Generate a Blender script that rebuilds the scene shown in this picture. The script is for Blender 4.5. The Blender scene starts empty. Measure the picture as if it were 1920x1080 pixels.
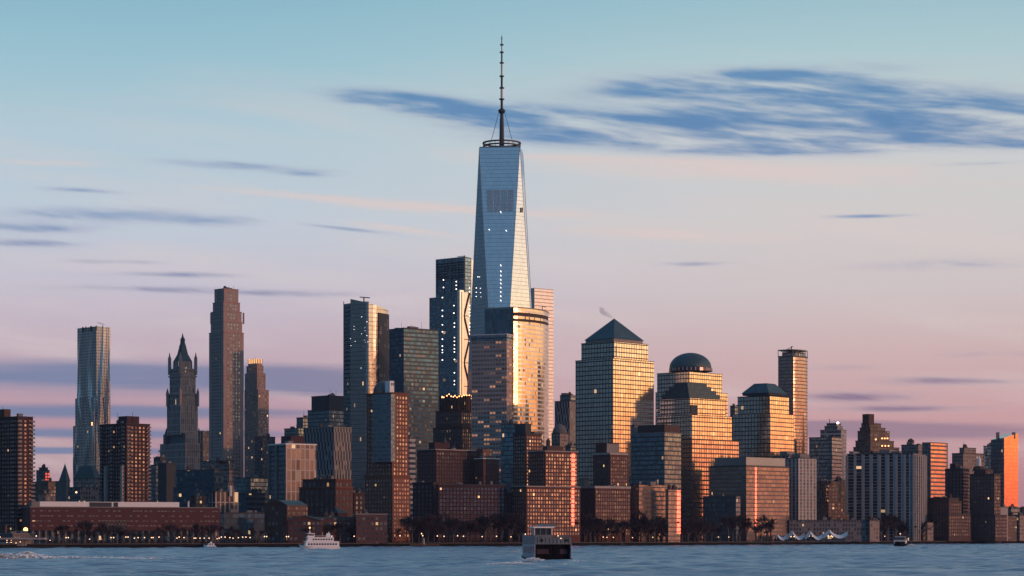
import bpy, math, random
import numpy as np
from mathutils import Vector, Matrix
R = math.radians
random.seed(7)
scene = bpy.context.scene
C = scene.collection

# ------------------------------------------------------------------ camera
F, HC, HY = 4413.0, 8.0, 1004.0          # focal length in photo pixels, eye height, horizon row
cam = bpy.data.cameras.new('camera'); camo = bpy.data.objects.new('camera', cam); C.objects.link(camo)
camo.location = (0, 0, HC); camo.rotation_euler = (R(90), 0, 0)
cam.sensor_width = 36; cam.lens = F/1920*36
cam.shift_y = (HY-540)/1920
cam.clip_start = 1; cam.clip_end = 60000
scene.camera = camo

# ------------------------------------------------------------------ light settings
SUN_AZ, SUN_EL, SUN_STR = 60.0, 4.5, 1.35   # azimuth measured from -Y towards +X
SKY_NISHITA = 0.004
SUN_COL = (1.0, 0.43, 0.22)
GLOW_AZ = 92.0
scene.view_settings.view_transform = 'Standard'; scene.view_settings.look = 'None'
scene.cycles.glossy_bounces = 1; scene.cycles.diffuse_bounces = 2; scene.cycles.max_bounces = 6
scene.view_settings.exposure = 0; scene.view_settings.gamma = 1
sd = Vector((math.sin(R(SUN_AZ))*math.cos(R(SUN_EL)), -math.cos(R(SUN_AZ))*math.cos(R(SUN_EL)), math.sin(R(SUN_EL))))
sl = bpy.data.lights.new('sun', 'SUN'); sl.energy = SUN_STR; sl.angle = R(0.5); sl.color = SUN_COL
so = bpy.data.objects.new('sun', sl); C.objects.link(so)
so.rotation_euler = (-sd).to_track_quat('-Z', 'Y').to_euler()

# ------------------------------------------------------------------ node helper
class NT:
    def __init__(s, tree): s.t = tree; s.n = tree.nodes; s.l = tree.links
    def node(s, typ, **kw):
        n = s.n.new(typ)
        for k, v in kw.items(): setattr(n, k, v)
        return n
    def put(s, sock, v):
        if isinstance(v, bpy.types.NodeSocket): s.l.new(v, sock)
        elif v is not None:
            if isinstance(v, (tuple, list)) and len(v) == 3 and sock.type == 'RGBA': v = (*v, 1)
            sock.default_value = v
    def m(s, op, a, b=None, c=None, clamp=False):
        n = s.node('ShaderNodeMath', operation=op); n.use_clamp = clamp
        for i, v in enumerate((a, b, c)): s.put(n.inputs[i], v)
        return n.outputs[0]
    def vm(s, op, a, b=None, sc=None):
        n = s.node('ShaderNodeVectorMath', operation=op)
        s.put(n.inputs[0], a); s.put(n.inputs[1], b)
        if sc is not None: s.put(n.inputs['Scale'], sc)
        return n.outputs[1] if op in ('DOT_PRODUCT', 'LENGTH') else n.outputs[0]
    def mix(s, f, a, b, mode='MIX'):
        n = s.node('ShaderNodeMix', data_type='RGBA', blend_type=mode)
        s.put(n.inputs[0], f); s.put(n.inputs[6], a); s.put(n.inputs[7], b)
        return n.outputs[2]
    def sstep(s, v, a, b):
        n = s.node('ShaderNodeMapRange', interpolation_type='SMOOTHSTEP')
        s.put(n.inputs[0], v); n.inputs[1].default_value = a; n.inputs[2].default_value = b
        return n.outputs[0]
    def xyz(s, x, y, z):
        n = s.node('ShaderNodeCombineXYZ'); s.put(n.inputs[0], x); s.put(n.inputs[1], y); s.put(n.inputs[2], z); return n.outputs[0]
    def sep(s, v):
        n = s.node('ShaderNodeSeparateXYZ'); s.put(n.inputs[0], v); return n.outputs
    def ramp(s, fac, stops):
        n = s.node('ShaderNodeValToRGB'); s.put(n.inputs[0], fac); e = n.color_ramp.elements
        while len(e) < len(stops): e.new(0.5)
        for el, (p, c) in zip(e, stops): el.position = p; el.color = (*c, 1)
        return n.outputs[0]
    def noise(s, v, scale, detail=4, rough=0.5, dist=0.0, typ=None):
        n = s.node('ShaderNodeTexNoise'); s.put(n.inputs['Vector'], v); n.inputs['Scale'].default_value = scale
        n.inputs['Detail'].default_value = detail; n.inputs['Roughness'].default_value = rough; n.inputs['Distortion'].default_value = dist
        return n.outputs[0]
    def white(s, v):
        n = s.node('ShaderNodeTexWhiteNoise', noise_dimensions='3D'); s.put(n.inputs['Vector'], v); return n.outputs

def srgb(r, g, b):
    f = lambda c: (c/255/12.92) if c/255 <= 0.04045 else ((c/255+0.055)/1.055)**2.4
    return (f(r), f(g), f(b))

# ------------------------------------------------------------------ sky
world = bpy.data.worlds.new("World"); scene.world = world; world.use_nodes = True
W = NT(world.node_tree); W.n.clear()
geo = W.node('ShaderNodeTexCoord').outputs['Generated']
x, y, z = W.sep(geo)[:3]
az = W.m('ARCTAN2', x, y)
el = W.m('ARCSINE', z)
def EL(py): return math.atan((HY-py)/F)
def AZ(px): return math.atan((px-960)/F)
top = 0.6
def vr(rows): return W.ramp(W.m('DIVIDE', el, top, clamp=True), [(EL(py)/top if py < 1004 else 0.0, srgb(*c)) for py, c in rows]+[(1.0, (0.08, 0.19, 0.33))])
left = vr([(1004, (148, 110, 126)), (900, (168, 128, 145)), (780, (185, 150, 164)), (660, (193, 172, 186)), (540, (199, 193, 207)), (420, (192, 204, 217)), (260, (179, 203, 215)), (110, (154, 194, 209)), (0, (138, 184, 202))])
right = vr([(1004, (158, 118, 130)), (890, (182, 138, 148)), (780, (202, 160, 164)), (670, (207, 177, 178)), (550, (209, 196, 197)), (420, (211, 205, 204)), (290, (205, 208, 209)), (110, (176, 203, 209)), (0, (157, 193, 205))])
front = W.mix(W.sstep(az, -0.17, 0.17), left, right)
# soft pink veils
sv = W.xyz(W.m('MULTIPLY', az, 5.0), W.m('MULTIPLY', W.m('ADD', el, W.m('MULTIPLY', az, 0.10)), 40.0), 0)
veil = W.sstep(W.noise(sv, 1.0, 5, 0.55, 0.3), 0.46, 0.72)
veil = W.m('MULTIPLY', veil, W.sstep(el, 0.225, 0.13))
front = W.mix(W.m('MULTIPLY', veil, 0.55), front, srgb(219, 205, 203))
pk = 0.0
PKL = [(600,372,250,9,.07),(1000,402,330,16,.05),(760,432,130,8,.12),(1500,330,500,26,.04),(1250,440,300,14,.04),(1150,300,240,12,.05),(90,318,120,8,0)]
# clouds: soft elongated masks broken up by stretched noise
BL = [(1400,160,260,22,-.05),(1480,185,240,34,.04),(1640,208,270,40,.08),(1450,240,340,24,.03),(1800,238,240,38,.05),(1200,265,300,20,.05),(1560,200,330,30,.10),(1700,238,330,34,.12),(1850,262,200,20,.05),(1180,240,240,26,.12),(1330,272,230,16,.05),
      (800,200,150,20,.08),(930,222,160,18,.1),(1060,238,130,24,.05),(700,185,100,14,.05),(1640,285,260,10,0),
      (440,316,130,8,.04),(580,328,60,7,0),(160,368,80,5,.03),(150,412,190,15,-.03),(420,418,95,11,0),(60,440,140,10,0),(40,468,110,8,0),
      (280,547,180,7,0),(560,553,140,7,0),(1810,504,170,11,0),(1870,672,90,8,0),(1830,718,200,9,0),(1600,748,130,11,0),
      (1680,770,180,7,0),(1300,497,90,5,0),(1620,412,80,4,0),(1860,320,90,4,0),(1560,692,90,6,0),(640,430,90,4,.1),(200,498,90,5,0),(330,520,120,6,0)]
def blob(px, py, rx, ry, sl):
    du = W.m('SUBTRACT', az, AZ(px)); dv = W.m('SUBTRACT', el, EL(py))
    dv = W.m('MULTIPLY_ADD', du, sl, dv)
    a = W.m('POWER', W.m('MULTIPLY', du, F/rx), 2.0); b = W.m('POWER', W.m('MULTIPLY', dv, F/ry), 2.0)
    return W.m('EXPONENT', W.m('MULTIPLY', W.m('ADD', a, b), -1.0))
for b in PKL: pk = W.m('ADD', blob(*b), pk)
pn = W.noise(W.xyz(W.m('MULTIPLY', az, 14.0), W.m('MULTIPLY', W.m('MULTIPLY_ADD', az, 0.06, el), 170.0), 9.1), 1.0, 6, 0.6, 0.5)
front = W.mix(W.m('MULTIPLY', W.sstep(W.m('MULTIPLY', pk, W.m('MULTIPLY_ADD', pn, 2.4, -0.5)), 0.05, 1.1), 0.8), front, srgb(222, 204, 200))
acc = 0.0
for b in BL: acc = W.m('ADD', blob(*b), acc)
cv = W.xyz(W.m('MULTIPLY', az, 22.0), W.m('MULTIPLY', W.m('MULTIPLY_ADD', az, 0.10, el), 170.0), 3.3)
cn = W.m('MULTIPLY_ADD', W.noise(cv, 0.8, 8, 0.52, 0.35), 0.8, W.m('MULTIPLY', W.noise(cv, 2.6, 7, 0.55, 0.3), 0.2))
cd = W.sstep(W.m('MULTIPLY', W.m('MINIMUM', acc, 1.25), W.m('MULTIPLY_ADD', cn, 3.9, -1.12)), 0.0, 1.55)
ccol = W.ramp(W.m('DIVIDE', el, 0.25, clamp=True), [(0.0, srgb(126, 104, 126)), (EL(700)/.25, srgb(136, 118, 146)), (EL(540)/.25, srgb(126, 134, 170)),
      (EL(400)/.25, srgb(118, 148, 188)), (EL(250)/.25, srgb(84, 130, 178)), (1.0, srgb(112, 158, 192))])
front = W.mix(W.m('MULTIPLY', W.m('MULTIPLY', cd, W.m('SUBTRACT', 1.0, cd)), 0.9), front, srgb(216, 204, 208))
front = W.mix(W.m('MULTIPLY', cd, 0.94), front, ccol)
# low banks of cloud over the city
BK = [(180,712,640,30,0),(100,775,560,14,0),(120,815,520,10,0),(640,722,150,24,.05),(1740,812,330,16,0),(1560,800,150,10,0),(60,848,400,7,0)]
acc2 = 0.0
for b in BK: acc2 = W.m('ADD', blob(*b), acc2)
bn = W.noise(W.xyz(W.m('MULTIPLY', az, 8.0), W.m('MULTIPLY', el, 220.0), 1.7), 1.0, 4, 0.5, 0.2)
bd = W.sstep(W.m('MULTIPLY', acc2, W.m('MULTIPLY_ADD', bn, 1.6, 0.25)), 0.15, 0.95)
bcol = W.ramp(W.sstep(az, -0.22, 0.15), [(0.0, srgb(106, 126, 164)), (1.0, srgb(150, 126, 146))])
front = W.mix(W.m('MULTIPLY', bd, 0.85), front, bcol)
# bright after-glow round the sun, dark blue opposite it
hl = W.m('MAXIMUM', W.m('SQRT', W.m('ADD', W.m('MULTIPLY', x, x), W.m('MULTIPLY', y, y))), 0.001)
cs = W.m('DIVIDE', W.m('ADD', W.m('MULTIPLY', x, math.sin(R(GLOW_AZ))), W.m('MULTIPLY', y, -math.cos(R(GLOW_AZ)))), hl)
west = W.ramp(W.m('MAXIMUM', z, 0.0), [(0.0, (0.85, 0.15, 0.10)), (0.022, (1.50, 0.37, 0.17)), (0.040, (2.0, 0.66, 0.22)), (0.062, (2.05, 0.96, 0.29)),
      (0.095, (1.85, 1.35, 0.80)), (0.16, (1.75, 1.45, 1.20)), (0.30, (0.55, 0.58, 0.64)), (1.0, (0.08, 0.19, 0.33))])
wf = W.sstep(cs, 0.58, 0.93)
east = W.ramp(W.m('MAXIMUM', z, 0.0), [(0.0, (0.012, 0.026, 0.045)), (0.04, (0.018, 0.040, 0.068)), (0.10, (0.026, 0.065, 0.110)), (0.18, (0.050, 0.12, 0.19)), (0.35, (0.10, 0.24, 0.38)), (1.0, (0.08, 0.19, 0.33))])
ef = W.sstep(W.m('MULTIPLY', cs, -1.0), 0.42, 0.85)
# ripple in the glow so that reflections of it are not even
gr = W.noise(W.xyz(W.m('MULTIPLY', cs, 30.0), W.m('MULTIPLY', z, 60.0), 0), 1.0, 3, 0.5)
west = W.mix(1.0, west, W.ramp(gr, [(0.3, (0.82, 0.80, 0.80)), (0.7, (1.12, 1.12, 1.12))]), 'MULTIPLY')
back = W.ramp(W.m('MAXIMUM', z, 0.0), [(0.0, (0.05, 0.07, 0.11)), (0.04, (0.070, 0.130, 0.21)), (0.10, (0.038, 0.105, 0.195)), (0.16, (0.10, 0.22, 0.35)), (0.35, (0.12, 0.27, 0.42)), (1.0, (0.08, 0.19, 0.33))])
front = W.mix(W.sstep(W.m('MULTIPLY', y, -1.0), -0.25, 0.45), front, back)
sky = W.mix(wf, front, west); sky = W.mix(ef, sky, east)
low = W.sstep(z, 0.0, -0.05); sky = W.mix(low, sky, (0.05, 0.06, 0.08))
ns = W.node('ShaderNodeTexSky', sky_type='NISHITA'); ns.sun_disc = False; ns.sun_elevation = R(SUN_EL); ns.sun_rotation = R(180-SUN_AZ)
bg1 = W.node('ShaderNodeBackground'); W.l.new(ns.outputs[0], bg1.inputs[0]); bg1.inputs[1].default_value = SKY_NISHITA
bg2 = W.node('ShaderNodeBackground'); W.put(bg2.inputs[0], sky); bg2.inputs[1].default_value = 1.02
ad = W.node('ShaderNodeAddShader'); W.l.new(bg1.outputs[0], ad.inputs[0]); W.l.new(bg2.outputs[0], ad.inputs[1])
wo = W.node('ShaderNodeOutputWorld'); W.l.new(ad.outputs[0], wo.inputs[0])

# ------------------------------------------------------------------ materials
MATS = {}
def newmat(name):
    m = bpy.data.materials.new(name); m.use_nodes = True; t = NT(m.node_tree); t.n.clear()
    out = t.node('ShaderNodeOutputMaterial'); return m, t, out
def principled(t, base, rough=0.8, metal=0.0, normal=None, spec=0.5):
    p = t.node('ShaderNodeBsdfPrincipled'); t.put(p.inputs['Base Color'], base); t.put(p.inputs['Roughness'], rough)
    t.put(p.inputs['Metallic'], metal); p.inputs['Specular IOR Level'].default_value = spec
    if normal is not None: t.put(p.inputs['Normal'], normal)
    return p
def masonry(name, col, var=0.35, scale=0.15, rough=0.85, metal=0.0, spec=0.5):
    """solid stone, brick, concrete or metal with broad weathering streaks"""
    if name in MATS: return MATS[name]
    m, t, out = newmat(name)
    pos = t.node('ShaderNodeNewGeometry').outputs['Position']
    n1 = t.noise(t.vm('MULTIPLY', pos, (1, 1, 0.25)), scale, 5, 0.6)
    n2 = t.noise(pos, 1.3, 3, 0.6)
    k = t.m('MULTIPLY_ADD', n1, var*1.6, 1-var*0.8); k = t.m('MULTIPLY', k, t.m('MULTIPLY_ADD', n2, 0.3, 0.85))
    c = t.mix(1.0, col, t.xyz(k, k, k), 'MULTIPLY')
    p = principled(t, c, rough, metal, None, spec); t.l.new(p.outputs[0], out.inputs[0]); MATS[name] = m; return m
def emit(name, col, s):
    if name in MATS: return MATS[name]
    m, t, out = newmat(name); e = t.node('ShaderNodeEmission'); t.put(e.inputs[0], col); e.inputs[1].default_value = s
    t.l.new(e.outputs[0], out.inputs[0]); MATS[name] = m; return m
def pane(name, glass=(0.10, 0.13, 0.16), metal=0.5, rough=0.12, tilt=0.05, blind=0.2, blindc=(0.30, 0.27, 0.25), lit=0.0, litc=(1, 0.55, 0.25), lits=1.5):
    """one window's glass: every window object or UV cell tilts a little differently and may have a blind or a lamp on"""
    if name in MATS: return MATS[name]
    m, t, out = newmat(name)
    oi = t.node('ShaderNodeObjectInfo').outputs['Random']; uv = t.node('ShaderNodeUVMap').outputs[0]
    w = t.white(t.vm('ADD', uv, t.xyz(oi, t.m('MULTIPLY', oi, 7.3), 0)))
    glassy(t, out, w, glass, metal, rough, tilt, blind, blindc, lit, litc, lits, None, None, 0.0)
    MATS[name] = m; return m
def glassy(t, out, w, glass, metal, rough, tilt, blind, blindc, lit, litc, lits, mask, frame, wob):
    cv_ = .5 if mask is None or metal < .85 else .14
    N = t.node('ShaderNodeNewGeometry').outputs['Normal']
    dv = t.vm('SCALE', t.vm('SUBTRACT', w[1], (0.5, 0.5, 0.5)), None, tilt)
    nn = t.vm('NORMALIZE', t.vm('ADD', N, dv))
    r = t.sep(w[1])
    isb = t.m('LESS_THAN', r[0], blind)
    var = t.m('MULTIPLY_ADD', r[2], cv_, 1-cv_/2)
    base = t.mix(isb, t.mix(1.0, glass, t.xyz(var, var, var), 'MULTIPLY'), blindc)
    mt = t.m('MULTIPLY_ADD', isb, -metal*0.75, metal)
    p = principled(t, base, rough, mt, nn)
    if lit > 0:
        il = t.m('GREATER_THAN', t.m('FRACT', t.m('MULTIPLY', w[0], 13.7)), 1-lit)
        t.put(p.inputs['Emission Color'], litc); t.put(p.inputs['Emission Strength'], t.m('MULTIPLY', il, t.m('MULTIPLY', r[1], lits)))
    if mask is None: t.l.new(p.outputs[0], out.inputs[0]); return
    q = principled(t, frame, wob[1], wob[0])
    mx = t.node('ShaderNodeMixShader'); t.put(mx.inputs[0], mask); t.l.new(q.outputs[0], mx.inputs[1]); t.l.new(p.outputs[0], mx.inputs[2])
    t.l.new(mx.outputs[0], out.inputs[0])
def facade(name, frame, glass, fm=0.0, frg=0.6, bay=1.5, fh=4.0, mw=0.12, sp=0.25, metal=0.6, rough=0.12, tilt=0.02, blind=0.1, blindc=(0.2, 0.2, 0.2),
           lit=0.0, litc=(1, 0.6, 0.3), lits=1.0, var=0.25, stagger=False, group=1):
    """curtain wall of one continuous skin: storeys and bays from the wall's own UVs in metres"""
    if name in MATS: return MATS[name]
    m, t, out = newmat(name)
    uv = t.sep(t.node('ShaderNodeUVMap').outputs[0])
    v = t.m('DIVIDE', uv[1], fh); u = t.m('DIVIDE', uv[0], bay)
    if stagger: u = t.m('ADD', u, t.m('MULTIPLY', t.m('FLOOR', t.m('DIVIDE', v, 2.0)), 0.35))
    fu, fv = t.m('FRACT', u), t.m('FRACT', v)
    mask = t.m('MULTIPLY', t.m('GREATER_THAN', fu, mw), t.m('GREATER_THAN', fv, sp))
    w = t.white(t.xyz(t.m('FLOOR', t.m('DIVIDE', u, group)), t.m('FLOOR', v), 0.5))
    pos = t.node('ShaderNodeNewGeometry').outputs['Position']
    n1 = t.noise(t.vm('MULTIPLY', pos, (1, 1, 0.3)), 0.12, 4, 0.6)
    k = t.m('MULTIPLY_ADD', n1, var*2, 1-var)
    fr = t.mix(1.0, frame, t.xyz(k, k, k), 'MULTIPLY')
    glassy(t, out, w, glass, metal, rough, tilt, blind, blindc, lit, litc, lits, mask, fr, (fm, frg))
    MATS[name] = m; return m

# ------------------------------------------------------------------ mesh helpers
class MB:
    def __init__(s): s.v = []; s.f = []; s.uv = []; s.mi = []
    def face(s, pts, uvs=None, mi=0):
        b = len(s.v); s.v += [tuple(p) for p in pts]; s.f.append(list(range(b, b+len(pts))))
        s.uv.append(uvs or [(p[0], p[1]) for p in pts]); s.mi.append(mi)
    def prism(s, poly, z0, z1, poly2=None, top=True, bottom=False, u0=0, mi=0, mt=None):
        """poly counter-clockwise; poly2 the outline at z1 when it differs"""
        p2 = poly2 or poly; n = len(poly); u = u0
        zz0 = z0 if isinstance(z0, (list, tuple)) else [z0]*n; zz1 = z1 if isinstance(z1, (list, tuple)) else [z1]*n
        for i in range(n):
            j = (i+1) % n; L = math.dist(poly[i], poly[j])
            s.face([(*poly[i], zz0[i]), (*poly[j], zz0[j]), (*p2[j], zz1[j]), (*p2[i], zz1[i])], [(u, zz0[i]), (u+L, zz0[j]), (u+L, zz1[j]), (u, zz1[i])], mi)
            u += L
        if top: s.face([(*p2[i], zz1[i]) for i in range(n)], None, mi if mt is None else mt)
        if bottom: s.face([(*poly[i], zz0[i]) for i in reversed(range(n))], None, mi)
    def box(s, c, d, rot=0.0, mi=0):
        cx, cy, cz = c; w, l, h = d[0]/2, d[1]/2, d[2]; co, si = math.cos(rot), math.sin(rot)
        P = [(cx+a*co-b*si, cy+a*si+b*co) for a, b in ((-w, -l), (w, -l), (w, l), (-w, l))]
        s.prism(P, cz, cz+h, bottom=True, mi=mi)
    def lathe(s, cx, cy, prof, n=12, mi=0, ph=0.0):
        for k in range(len(prof)-1):
            (r0, z0), (r1, z1) = prof[k], prof[k+1]
            for i in range(n):
                a, b = ph+2*math.pi*i/n, ph+2*math.pi*(i+1)/n
                q = [(cx+r0*math.cos(a), cy+r0*math.sin(a), z0), (cx+r0*math.cos(b), cy+r0*math.sin(b), z0)]
                if r1 > 1e-6: q += [(cx+r1*math.cos(b), cy+r1*math.sin(b), z1), (cx+r1*math.cos(a), cy+r1*math.sin(a), z1)]
                else: q += [(cx, cy, z1)]
                if r0 <= 1e-6: q = q[1:]
                L = 2*math.pi*max(r0, r1)/n
                s.face(q, [(i*L+(0 if t in (0, 3) else L), p[2]) for t, p in enumerate(q)], mi)
    def bar(s, a, b, r, n=4, r2=None, mi=0):
        a, b = Vector(a), Vector(b); d = (b-a); 
        if d.length < 1e-6: return
        d.normalize(); u = d.cross(Vector((0, 0, 1)) if abs(d.z) < .9 else Vector((1, 0, 0))).normalized(); w = d.cross(u); r2 = r if r2 is None else r2
        A = [a+(u*math.cos(2*math.pi*(i+.5)/n)+w*math.sin(2*math.pi*(i+.5)/n))*r for i in range(n)]
        B = [b+(u*math.cos(2*math.pi*(i+.5)/n)+w*math.sin(2*math.pi*(i+.5)/n))*r2 for i in range(n)]
        for i in range(n): j = (i+1) % n; s.face([A[i], A[j], B[j], B[i]], None, mi)
        s.face(list(reversed(A)), None, mi); s.face(B, None, mi)
    def build(s, name, mats, parent=None, smooth=False, loc=(0, 0, 0)):
        me = bpy.data.meshes.new(name); me.from_pydata(s.v, [], s.f)
        ul = me.uv_layers.new(name='UVMap'); ul.data.foreach_set('uv', [c for f in s.uv for q in f for c in q])
        if not isinstance(mats, (list, tuple)): mats = [mats]
        for mm in mats: me.materials.append(mm)
        me.polygons.foreach_set('material_index', s.mi)
        if smooth: me.polygons.foreach_set('use_smooth', [True]*len(s.f))
        me.update()
        return link(me, name, parent, loc)
def link(me, name, parent=None, loc=(0, 0, 0)):
    o = bpy.data.objects.new(name, me); C.objects.link(o)
    if parent is not None:
        o.parent = parent
        if me is not None and getattr(parent, 'location', None) is not None and parent.type == 'EMPTY' and loc == (0, 0, 0) and parent.get('_abs'):
            o.location = -parent.location
        else: o.location = loc
    else: o.location = loc
    return o
def thing(name, label, cat, loc=(0, 0, 0), rz=0.0, group=None, absolute=True):
    """Empty at the thing's base; children given in world coordinates are shifted back"""
    o = bpy.data.objects.new(name, None); C.objects.link(o); o.location = loc; o.rotation_euler = (0, 0, rz)
    o['label'] = label; o['category'] = cat; o.empty_display_size = 1
    if group: o['group'] = group
    if absolute and rz == 0: o['_abs'] = 1
    return o
def tag(o, label=None, cat=None, group=None, kind=None):
    for k, v in (('label', label), ('category', cat), ('group', group), ('kind', kind)):
        if v: o[k] = v
    return o
def X(px, Y): return (px-960)*Y/F
def Z(py, Y): return HC-(py-HY)*Y/F
GZ = 2.5                                     # street level
def foot(xl, xc, xr, Y, a):
    """rectangle seen corner-on: pixel columns of its two far edges and its near corner -> counter-clockwise plan from the near corner"""
    if 22 < a < 38: a = 43
    a = R(a); cx = X(xc, Y); kl, kr = (xl-960)/F, (xr-960)/F
    wl = (cx-kl*Y)/(math.sin(a)+kl*math.cos(a)); wr = (kr*Y-cx)/(math.cos(a)-kr*math.sin(a))
    c = (cx, Y); l = (cx-wl*math.sin(a), Y+wl*math.cos(a)); r = (cx+wr*math.cos(a), Y+wr*math.sin(a))
    return [c, r, (l[0]+r[0]-c[0], l[1]+r[1]-c[1]), l]
def grow(poly, d):
    cx = sum(p[0] for p in poly)/len(poly); cy = sum(p[1] for p in poly)/len(poly)
    out = []
    for px, py in poly:
        L = math.hypot(px-cx, py-cy); out.append((px+(px-cx)/L*d*1.41, py+(py-cy)/L*d*1.41))
    return out
CAP = 100
PLANS = {}
def repeats(parent, name, proto, spots, cap=CAP):
    """proto: MB in local coordinates + materials; spots: (x, y, z, rotation). The first `cap` are objects, the rest one mesh of kind stuff"""
    mb, mats = proto
    if not spots: return
    o0 = mb.build(name, mats); me = o0.data; off = -parent.location if parent.get('_abs') else Vector((0, 0, 0))
    for i, (a, b, c, r) in enumerate(spots[:cap]):
        o = o0 if i == 0 else o0.copy()
        if i: C.objects.link(o)
        o.parent = parent; o.location = Vector((a, b, c))+off; o.rotation_euler = (0, 0, r)
    rest = spots[cap:]
    if rest:
        V = np.array(mb.v); n = len(V); S = np.array(rest); co, si = np.cos(S[:, 3]), np.sin(S[:, 3])
        P = np.stack([V[None, :, 0]*co[:, None]-V[None, :, 1]*si[:, None]+S[:, 0:1], V[None, :, 0]*si[:, None]+V[None, :, 1]*co[:, None]+S[:, 1:2],
                      np.broadcast_to(V[None, :, 2], (len(S), n))+S[:, 2:3]], -1).reshape(-1, 3)
        faces = [[k+q*n for k in f] for q in range(len(S)) for f in mb.f]
        m2 = bpy.data.meshes.new(name+'_field'); m2.from_pydata(P.tolist(), [], faces)
        ul = m2.uv_layers.new(name='UVMap'); nl = sum(len(f) for f in mb.f)
        rv = np.random.RandomState(len(S)).rand(len(S), 2)*9
        ul.data.foreach_set('uv', np.repeat(rv, nl, axis=0).ravel().tolist())
        for mm in (mats if isinstance(mats, (list, tuple)) else [mats]): m2.materials.append(mm)
        m2.polygons.foreach_set('material_index', mb.mi*len(S)); m2.update()
        o = link(m2, name+'_field', parent); o['kind'] = 'stuff'
def window_proto(w, h, glass, sill=None):
    mb = MB(); d = 0.06
    q = [(-w/2, -d, 0), (w/2, -d, 0), (w/2, -d, h), (-w/2, -d, h)]
    mb.face(q, [(0, 0)]*4, 0)
    s = MB
    # frame: thin surround standing proud of the glass, and a sill
    t, e = 0.10, 0.16
    for (x0, x1, z0, z1) in ((-w/2-t, w/2+t, h, h+t), (-w/2-t, w/2+t, -t*1.5, 0), (-w/2-t, -w/2, 0, h), (w/2, w/2+t, 0, h)):
        mb.face([(x0, -e, z0), (x1, -e, z0), (x1, -e, z1), (x0, -e, z1)], [(0, 0)]*4, 1)
    mb.face([(-w/2-t, -e, h+t), (w/2+t, -e, h+t), (w/2+t, 0, h+t), (-w/2-t, 0, h+t)], [(0, 0)]*4, 1)
    return mb, [glass, sill or glass]

def face_grid(p, q, z0, z1, bay, fh, w, h, skip=None, edge=0.0):
    """window spots on the wall p->q (counter-clockwise plan edge)"""
    L = math.dist(p, q); n = max(1, int((L-edge*2)/bay)); m = max(1, int((z1-z0)/fh)); tx, ty = (q[0]-p[0])/L, (q[1]-p[1])/L
    ang = math.atan2(ty, tx); out = []; b = (L-edge*2)/n
    for j in range(m):
        zz = z1-(j+1)*fh+(fh-h)*0.5
        for i in range(n):
            if skip and skip(i, j, n, m): continue
            s = edge+(i+.5)*b
            out.append((p[0]+tx*s, p[1]+ty*s, zz, ang))
    return out

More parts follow.
